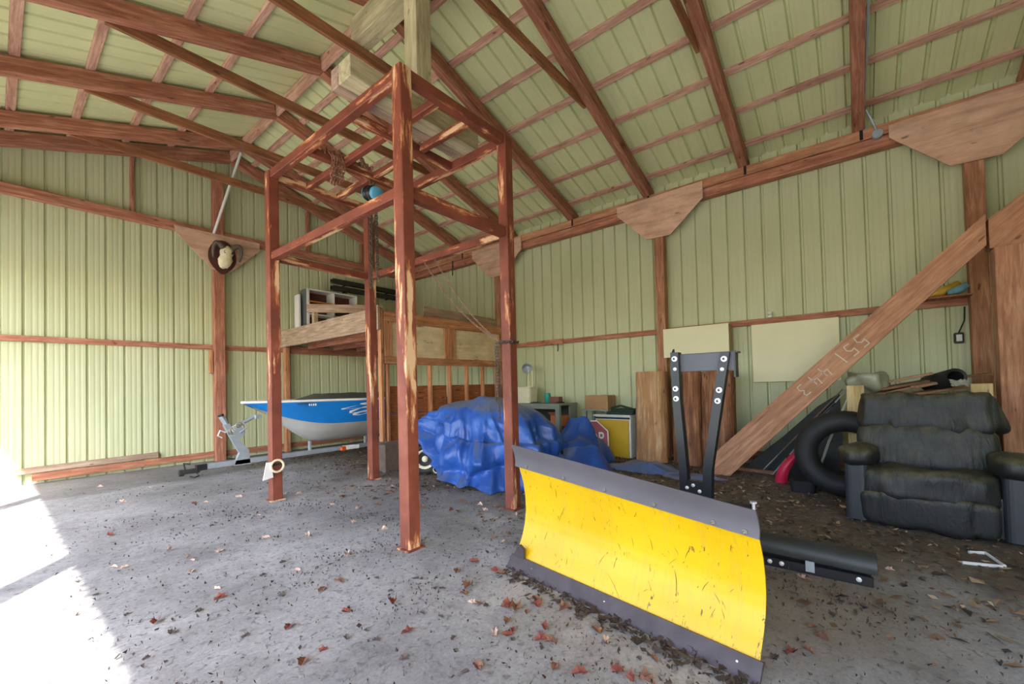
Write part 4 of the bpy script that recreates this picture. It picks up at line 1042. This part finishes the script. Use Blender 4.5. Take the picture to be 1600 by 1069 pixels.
# ------------------------------------------------------------------ recliner
def puff(c, s, M=None, e=3.2, nu=56, nv=32, wr=.02, seed=0, freq=5, vfold=0):
    """cushion: superellipsoid with wrinkles"""
    m = MB()
    def f(i, j):
        u = 2*math.pi*i/nu; v = -math.pi/2+math.pi*j/(nv-1)
        p = lambda x_: math.copysign(abs(x_)**(2/e), x_)
        d = V((p(math.cos(v))*p(math.cos(u)), p(math.cos(v))*p(math.sin(u)), p(math.sin(v))))
        q = V((d.x*s[0]/2, d.y*s[1]/2, d.z*s[2]/2))
        k = wr*(noise.noise(V((q.x*freq+seed, q.y*freq, q.z*freq*.6)))+.6*noise.noise(V((q.x*3, q.y*freq*2.6+seed, q.z*3))))
        if vfold: k -= vfold*max(0, math.cos(q.y*math.pi*2/.3))**12
        l = q.length or 1
        return tuple(V(c)+q+q/l*k)
    m.grid(nu, nv, f, True)
    m.v = [tuple(M @ V(p)) for p in m.v] if M else m.v
    return m
sofa = thing('recliner', (5.2, -.45, 0), 'wide dusty black leather recliner with padded arms by the right wall', 'armchair', rz=math.radians(-5))
MSF = WM[sofa.name]
# local frame: -x is the front, y to its left arm
mk('base_frame', rbox(.66, .98, .3, .06, MSF @ Matrix.Translation((.02, 0, .04))), M_LEATH, sofa)
def sof(name, c, s, rx=0, **k):
    Mx = MSF @ Matrix.Translation(c) @ Matrix.Rotation(rx, 4, 'Y')
    return mk(name, puff((0, 0, 0), s, None, **k), M_LEATH, sofa, Mx, smooth=True)
sof('seat_cushion', (-.02, 0, .355), (.76, .88, .29), .03, e=4.6, wr=.05, seed=1, vfold=.03, freq=7)
sof('foot_rest', (-.3, 0, .165), (.2, .84, .3), -.06, e=6, wr=.04, seed=4, vfold=.035)
sof('lower_back_cushion', (.24, 0, .62), (.34, .94, .44), .2, e=5, wr=.03, seed=7)
sof('head_cushion', (.3, -.02, .945), (.34, .96, .38), .12, e=5, wr=.06, seed=11, vfold=.03, freq=6)
mk('back_shell', rbox(.12, .8, .95, .05, MSF @ Matrix.Translation((.36, 0, .1)) @ Matrix.Rotation(.12, 4, 'Y')), M_LEATH, sofa)
for sd in (1, -1):
    mk('arm_panel', rbox(.72, .17, .52, .05, MSF @ Matrix.Translation((0, sd*.49-(.05 if sd > 0 else .02), .03))), plain('dark_vinyl', lin(46, 48, 54), .5), sofa)
    sof('arm_pad', (-.1, sd*.49-(.06 if sd > 0 else .02), .575), (.68, .28, .2), .05, e=3, wr=.03, seed=20+sd)

# ------------------------------------------------------------------ junk behind the recliner
tb = MB(); RT = V((5.78, .06, 0)); tilt = math.radians(20); R_, r_ = .36, .115
cc = V((5.86, .1, .475))
ex = V((0, 1, 0)); ez = V((math.sin(tilt), 0, math.cos(tilt)))
tb.tube([cc+ex*math.cos(a)*R_+ez*math.sin(a)*R_ for a in [i*2*math.pi/44 for i in range(44)]], r_, 14, True)
o = mk('inner_tube', tb, M_TIRE, smooth=True); tag(o, 'big black inner tube standing on edge behind the recliner', 'tube')
cr = thing('scrap_crate', (6.5, -.5, 0), 'wooden crate full of scrap boards behind the recliner', 'crate')
for yy, w_ in ((0.0, .155), (-.97, .15)):
    board('end_post', (6.17, yy, 0), (6.17, yy, 1.205), w_, .04, W_PINE, cr, (1, 0, 0))
    board('end_post', (6.95, yy, 0), (6.95, yy, 1.1), w_, .04, W_PINE, cr, (1, 0, 0))
    for z_ in (.3, .7): board('end_slat', (6.17, yy, z_), (6.95, yy, z_), .03, .12, W_SCRAP, cr)
for z_ in (.2, .5, .8): board('front_slat', (6.2, -.95, z_), (6.2, -.02, z_), .025, .14, W_SCRAP, cr)
board('back_slat', (6.97, -1.0, 1.02), (6.97, .0, 1.02), .03, .12, W_SCRAP, cr)
mk('crate_floor', MB().box((6.57, -.485, .9), (.74, .9, .03), .003), W_SCRAP, cr)
random.seed(12)
SB = [((6.3, -.12, 1.05), (6.62, -.62, 1.16), .14, 'lowest scrap board at the left front of the crate pile, under the plastic bag side'),
      ((6.32, -.2, 1.12), (6.75, -.78, 1.215), .13, 'scrap board slanting up across the middle of the crate pile'),
      ((6.5, -.12, 1.16), (6.5, -.66, 1.27), .14, 'light topmost scrap board left of the black pipe end'),
      ((6.28, -.3, 1.03), (6.8, -.95, 1.12), .11, 'scrap board at the front of the crate pile reaching toward the right crate post'),
      ((6.7, -.1, 1.1), (6.85, -.9, 1.17), .12, 'scrap board lying along the back of the crate pile by the wall'),
      ((6.34, -.5, 1.14), (6.7, -.92, 1.22), .08, 'narrow scrap board under the black pipe end'),
      ((6.7, -.5, 1.18), (6.88, -1.15, 1.25), .09, 'scrap board sticking out past the right crate post'),
      ((6.28, -.1, .96), (6.3, -.86, .99), .13, 'scrap board lying flat behind the recliner head at the bottom of the pile')]
for a, b, w_, lab in SB:
    o = board('scrap_board', V(a)+V((0, 0, .035)), V(b)+V((0, 0, .05)), w_*1.15, .026, W_SCRAP); tag(o, lab, 'board', 'scrap boards in the crate')
Mp = Matrix.Translation((6.5, -.76, 1.25)) @ V((-.9, -.25, .12)).normalized().to_track_quat('Z', 'Y').to_matrix().to_4x4()
o = mk('drain_pipe', MB().lathe([(.065, .2), (.085, .21), (.092, .2), (.092, -.35), (.065, -.35), (.065, .2)], 20, Mp, caps=False), M_TIRE, smooth=True); smooth_shade(o); tag(o, 'short black corrugated pipe end lying on the scrap boards', 'pipe')
o = mk('plastic_bag', puff((6.45, -.1, 1.23), (.3, .36, .22), None, 3.2, 34, 20, .11, 33, 7), M_PVC, smooth=True); tag(o, 'cloudy clear plastic bag bulging at the left end of the scrap pile', 'bag')
o = mk('twine_bundle', MB().tube([(6.25+.05*math.cos(i*1.3)*(1+.2*math.sin(i)), -.83+.06*math.sin(i*1.3), 1.215+.03*math.sin(i*2.3)) for i in range(26)], .011, 5), M_ROPE); tag(o, 'pale loop of twine at the right end of the scrap pile', 'twine')
# things under the slanted timber
sh = thing('red_shovel', (6.2, .75, 0), 'red plastic snow shovel blade standing on the floor under the slanted timber', 'shovel')
def shp(i, j):
    a = i/8-.5; v = j/9
    return (6.14+.06*v+.10*(4*a*a)*.5-.12*math.sin(v*math.pi)*.5, .75-.26*v*v+.3*a*(1-.25*v)*.45, .01+.45*v)
mk('blade', MB().grid(9, 10, shp).grid(9, 10, lambda i, j: tuple(V(shp(8-i, j))+V((.012, .004, 0)))), M_PINKR, sh, smooth=True)
mk('handle', MB().tube([(6.2, .62, .3), (6.3, .45, .7), (6.42, .2, 1.0)], .017, 8), M_BLK, sh)
for k, (a, b, mt, lab) in enumerate((((5.98, .42, .02), (6.28, .03, 1.15), M_ROPE, 'pale grey pole leaning beside the inner tube under the timber'), ((6.62, .9, .02), (6.72, .05, 1.2), M_GALV, 'grey metal strip leaning behind the shovel toward the crate'), ((6.75, 1.05, .02), (6.82, .12, 1.15), W_GREY, 'thin grey lath leaning against the crate under the timber'))):
    if k == 0: o = mk('pole', MB().tube([a, V(a).lerp(V(b), .5)+V((0, .03, -.02)), b], .015, 6), mt)
    else: o = board(('metal_strip', 'lath')[k-1], a, b, .06, .012, mt)
    tag(o, lab, 'pole' if k == 0 else 'strip')
bs = [(1.3, 0.0), (.2, 0.0), (.14, .5), (.16, 1.1), (.4, .92), (.8, .5), (1.12, .2)]
o = mk('black_sheet', MB().prism(bs, 6.92, 6.94, Matrix(((0, 1, 0, 0), (1, 0, 0, 0), (0, 0, 1, 0), (0, 0, 0, 1)))), M_DARKW); tag(o, 'black sheet leaning against the wall under the slanted timber', 'sheet')
o = mk('black_bin', rbox(.3, .34, .3, .06, Matrix.Translation((6.55, .55, 0)), .12), M_TIRE); tag(o, 'low black bin on the floor behind the red shovel', 'bin')
o = mk('black_boot_tray', rbox(.3, .26, .13, .05, Matrix.Translation((5.93, .5, 0)), .1), M_BLK); tag(o, 'small black tray on the floor left of the inner tube', 'tray')
o = board('floor_batten', (6.75, 1.35, .03), (6.6, .3, .03), .09, .04, W_SCRAP); tag(o, 'grey batten lying on the floor under the slanted timber', 'batten')
o = mk('bent_strip', MB().tube([(4.18, -.53, .015), (4.235, -.72, .015)], .011, 6).tube([(4.46, -.6, .012), (4.5, -.69, .013), (4.26, -.735, .015)], .011, 6), M_WHITE); tag(o, 'bent white plastic strip on the floor in front of the recliner', 'strip')

# ------------------------------------------------------------------ leaves and litter
def leaf_mesh(name, seed, mat):
    random.seed(seed); n = 14; vs = [(0, 0, .006)]; cu = random.uniform(.5, 1.6)
    for i in range(n):
        a = 2*math.pi*i/n; r = (.05 if i % 2 == 0 else .038)*random.uniform(.75, 1.1)
        x_, y_ = r*math.cos(a)*1.2, r*math.sin(a)*.8
        vs.append((x_, y_, .002+.03*cu*abs(y_/.04)**1.5*random.uniform(.5, 1.2)+.012*random.random()))
    vs.append((-.09, .008, .006)); vs.append((-.09, .012, .006))
    me = bpy.data.meshes.new(name); me.from_pydata(vs, [], [(0, i+1, (i+1) % n+1) for i in range(n)]+[(0, n+1, n+2)]); me.materials.append(mat); return me
LC = [plain('leaf_brown', lin(120, 82, 62), .8, 0, .3, 30), plain('leaf_pale', lin(206, 176, 158), .8, 0, .15, 30), plain('leaf_russet', lin(122, 62, 48), .75, 0, .35, 30), plain('leaf_dark', lin(84, 72, 66), .85, 0, .3, 30)]
LM = [[leaf_mesh('leaf', 10*c+k, LC[c]) for k in range(3)] for c in range(4)]
LLAB = ['dry brown curled leaf', 'pale pinkish tan leaf', 'reddish russet leaf', 'dark rotting leaf scrap']
LGRP = ['brown fallen leaves', 'pale fallen leaves', 'russet fallen leaves', 'dark fallen leaves']
LEAVES = [(.69,5.39,2),(.63,4.31,1),(.58,4.39,1),(.98,4.05,1),(.98,4.14,1),(.91,3.15,2),(.59,3.13,2),(.94,3.32,1),(1.18,4.08,1),(1.0,6.91,1),(1.6,6.01,1),(1.5,6.07,2),(.97,8.35,1),(1.38,7.66,1),(1.92,5.95,1),(.93,4.46,1),(.92,3.8,1),(.85,2.55,3),(.78,3.08,3),(.48,2.75,3),(2.33,5.61,1),(1.77,4.9,1),(2.43,5.46,1),(2.42,4.61,1),(2.69,4.84,2),(2.22,3.82,1),(1.76,3.14,1),(1.48,2.75,0),(1.36,2.74,0),(1.39,3.18,1),(1.78,3.84,1),(1.53,4.09,1),(2.27,3.39,1),(1.53,2.2,2),(1.31,2.36,2),(1.03,2.46,2),(1.04,2.1,2),(1.4,1.89,2),(2.07,2.22,0),(2.25,2.23,2),(2.21,1.99,2),(2.21,1.94,0),(1.81,2.15,3),(1.83,2.11,3),(1.95,1.99,0),(1.87,1.95,0),(1.81,1.82,1),(1.83,1.79,0),(1.9,1.61,2),(1.79,1.53,0),(1.66,1.51,1),(1.7,1.45,2),(1.5,1.65,3),(1.44,1.57,3),(1.36,1.42,3),(1.42,1.4,0),(3.3,2.68,1),(3.05,3.34,2),(3.06,3.25,0),(3.24,3.03,1),(2.07,1.54,0),(2.02,1.5,2),(1.92,1.57,0),(1.93,1.5,0),(1.86,1.33,2),(1.76,1.28,2),(1.78,1.23,0),(1.68,1.4,3),(1.63,1.11,0),(1.66,1.0,2),(1.96,1.02,1),(1.77,.87,2),(1.75,.8,2),(1.79,.75,0),(1.74,1.45,2),(1.89,1.63,0),(2.39,.27,2),(2.45,.21,0),(2.7,.21,0),(3.1,.06,3),(3.78,-.14,1),(3.31,.31,1),(3.07,-.19,3),(3.38,-.43,3),(3.36,-.36,3),(3.71,-.29,3),(2.71,.44,0),(2.6,.17,0),(2.3,.33,3),(3.18,-.38,3),(3.31,-.51,3),(2.83,-.46,3),(2.91,.14,3),(3.1,0,3),(1.16,2.87,3),(1.25,1.96,3),(1.24,1.71,3),(.94,2.09,0),(1.96,.77,0),(2.01,1.1,0),(2.05,1.42,3),(2.04,1.22,3),(2.07,1.34,0),(1.94,1.0,3),(1.92,.83,3),(1.16,2.1,3),(1.6,1.86,3),(2.92,3.66,0),(2.72,4.18,0),(2.52,4.25,1),(2.28,4.61,3),(3.49,4.62,0),(3.2,3.9,0),(3.33,3.49,0),(3.36,3.22,1),(3.14,4.55,0),(2.04,4.55,3),(3.01,5.37,0),(2.7,5.22,1),(1.6,5.39,3),(1.36,4.93,3),(1.21,5.39,3),(.38,4.27,3),(.43,3.89,3),(.62,2.92,3),(.51,3.39,3),(1.21,3.29,3),(1.39,3.41,3),(.98,2.76,3),(1.66,2.58,3),(1.61,2.35,3),(1.82,2.36,3),(1.56,1.97,3)]
random.seed(5)
for x_, y_, c in LEAVES:
    o = bpy.data.objects.new('leaf', random.choice(LM[c])); COL.objects.link(o)
    sc_ = random.uniform(.45, .78)*(.7 if c == 3 else 1)
    place(o, Matrix.Translation((x_, y_, .001)) @ Matrix.Rotation(random.uniform(0, 6.28), 4, 'Z') @ Matrix.Rotation(random.uniform(-.12, .12), 4, 'X') @ Matrix.Diagonal((sc_, sc_*random.uniform(.7, 1.2), sc_*random.uniform(.8, 2.0), 1)))
    z_ = (' near the sunlit left side' if x_ < 1.1 else ' on the floor right of the plow' if x_ > 2.25 and y_ < 1 else ' in front of the plow blade' if y_ < 2.3 and x_ > 1.6
          else ' on the open floor at the bottom of the picture' if y_ < 2.7 else ' on the floor in front of the gantry' if x_ < 2.1 else ' on the floor under the gantry')
    tag(o, LLAB[c]+z_, 'leaf', LGRP[c]+z_)
def litter(name, n, fx, mats_size, label, cat, mat, seed):
    random.seed(seed); m = MB(); k = 0
    while k < n:
        p = fx()
        if p is None: continue
        x_, y_, s_ = p; k += 1
        a = random.uniform(0, 6.28); l = s_*random.uniform(.5, 1.4); w_ = l*random.uniform(.15, .75); z0 = random.uniform(.001, .02)
        c, s = math.cos(a), math.sin(a)
        pts = [(-l, 0), (-l*.2, -w_), (l, -w_*.2), (l*.3, w_)]
        m.add([(x_+px_*c-py_*s, y_+px_*s+py_*c, max(.001, z0+random.uniform(-.01, .014))) for px_, py_ in pts], [(0, 1, 2, 3)])
    o = mk(name, m, mat); return tag(o, label, cat, None, 'stuff')
def dense():
    x_, y_ = random.uniform(2.6, 7.1), random.uniform(-1.6, 9.2)
    d = (x_-2.5)/2.0 + .8*noise.noise(V((x_*.7, y_*.7, 1)))
    if random.random() > max(.03, min(1, d)): return None
    return x_, y_, random.uniform(.012, .04)
LIT = [plain('litter_brown', lin(110, 84, 62), .9, 0, .4, 3), plain('litter_dark', lin(60, 48, 40), .9, 0, .4, 3), plain('litter_tan', lin(164, 138, 108), .9, 0, .25, 3)]
litter('leaf_litter', 6200, dense, 0, 'dense carpet of brown leaf litter along the right wall', 'litter', LIT[0], 31)
litter('leaf_mulch', 3000, dense, 0, 'dark rotted leaf mulch mixed in along the right wall', 'litter', LIT[1], 32)
litter('leaf_chaff', 2200, dense, 0, 'pale broken leaf chaff scattered along the right wall', 'litter', LIT[2], 33)
def sparse():
    x_, y_ = random.uniform(.3, 4.2), random.uniform(-.9, 8.6)*random.random()**.5
    if random.random() > .15+.85*max(0, noise.noise(V((x_*1.5, y_*1.5, 6)))*2.4): return None
    return x_, y_, random.uniform(.003, .011)*(1.5 if random.random() < .12 else 1)
litter('floor_debris', 5200, sparse, 0, 'fine dark twigs and crumbs scattered over the open concrete', 'debris', LIT[1], 34)
def plowline():
    t_ = random.random(); x_ = 2.33-.27*t_+random.gauss(-.06, .05); y_ = 1.95-1.55*t_
    if x_ > 2.36-.27*t_: return None
    return x_, y_, random.uniform(.01, .03)
litter('plow_debris', 420, plowline, 0, 'dark leaf crumbs gathered along the plow edge', 'debris', LIT[1], 35)
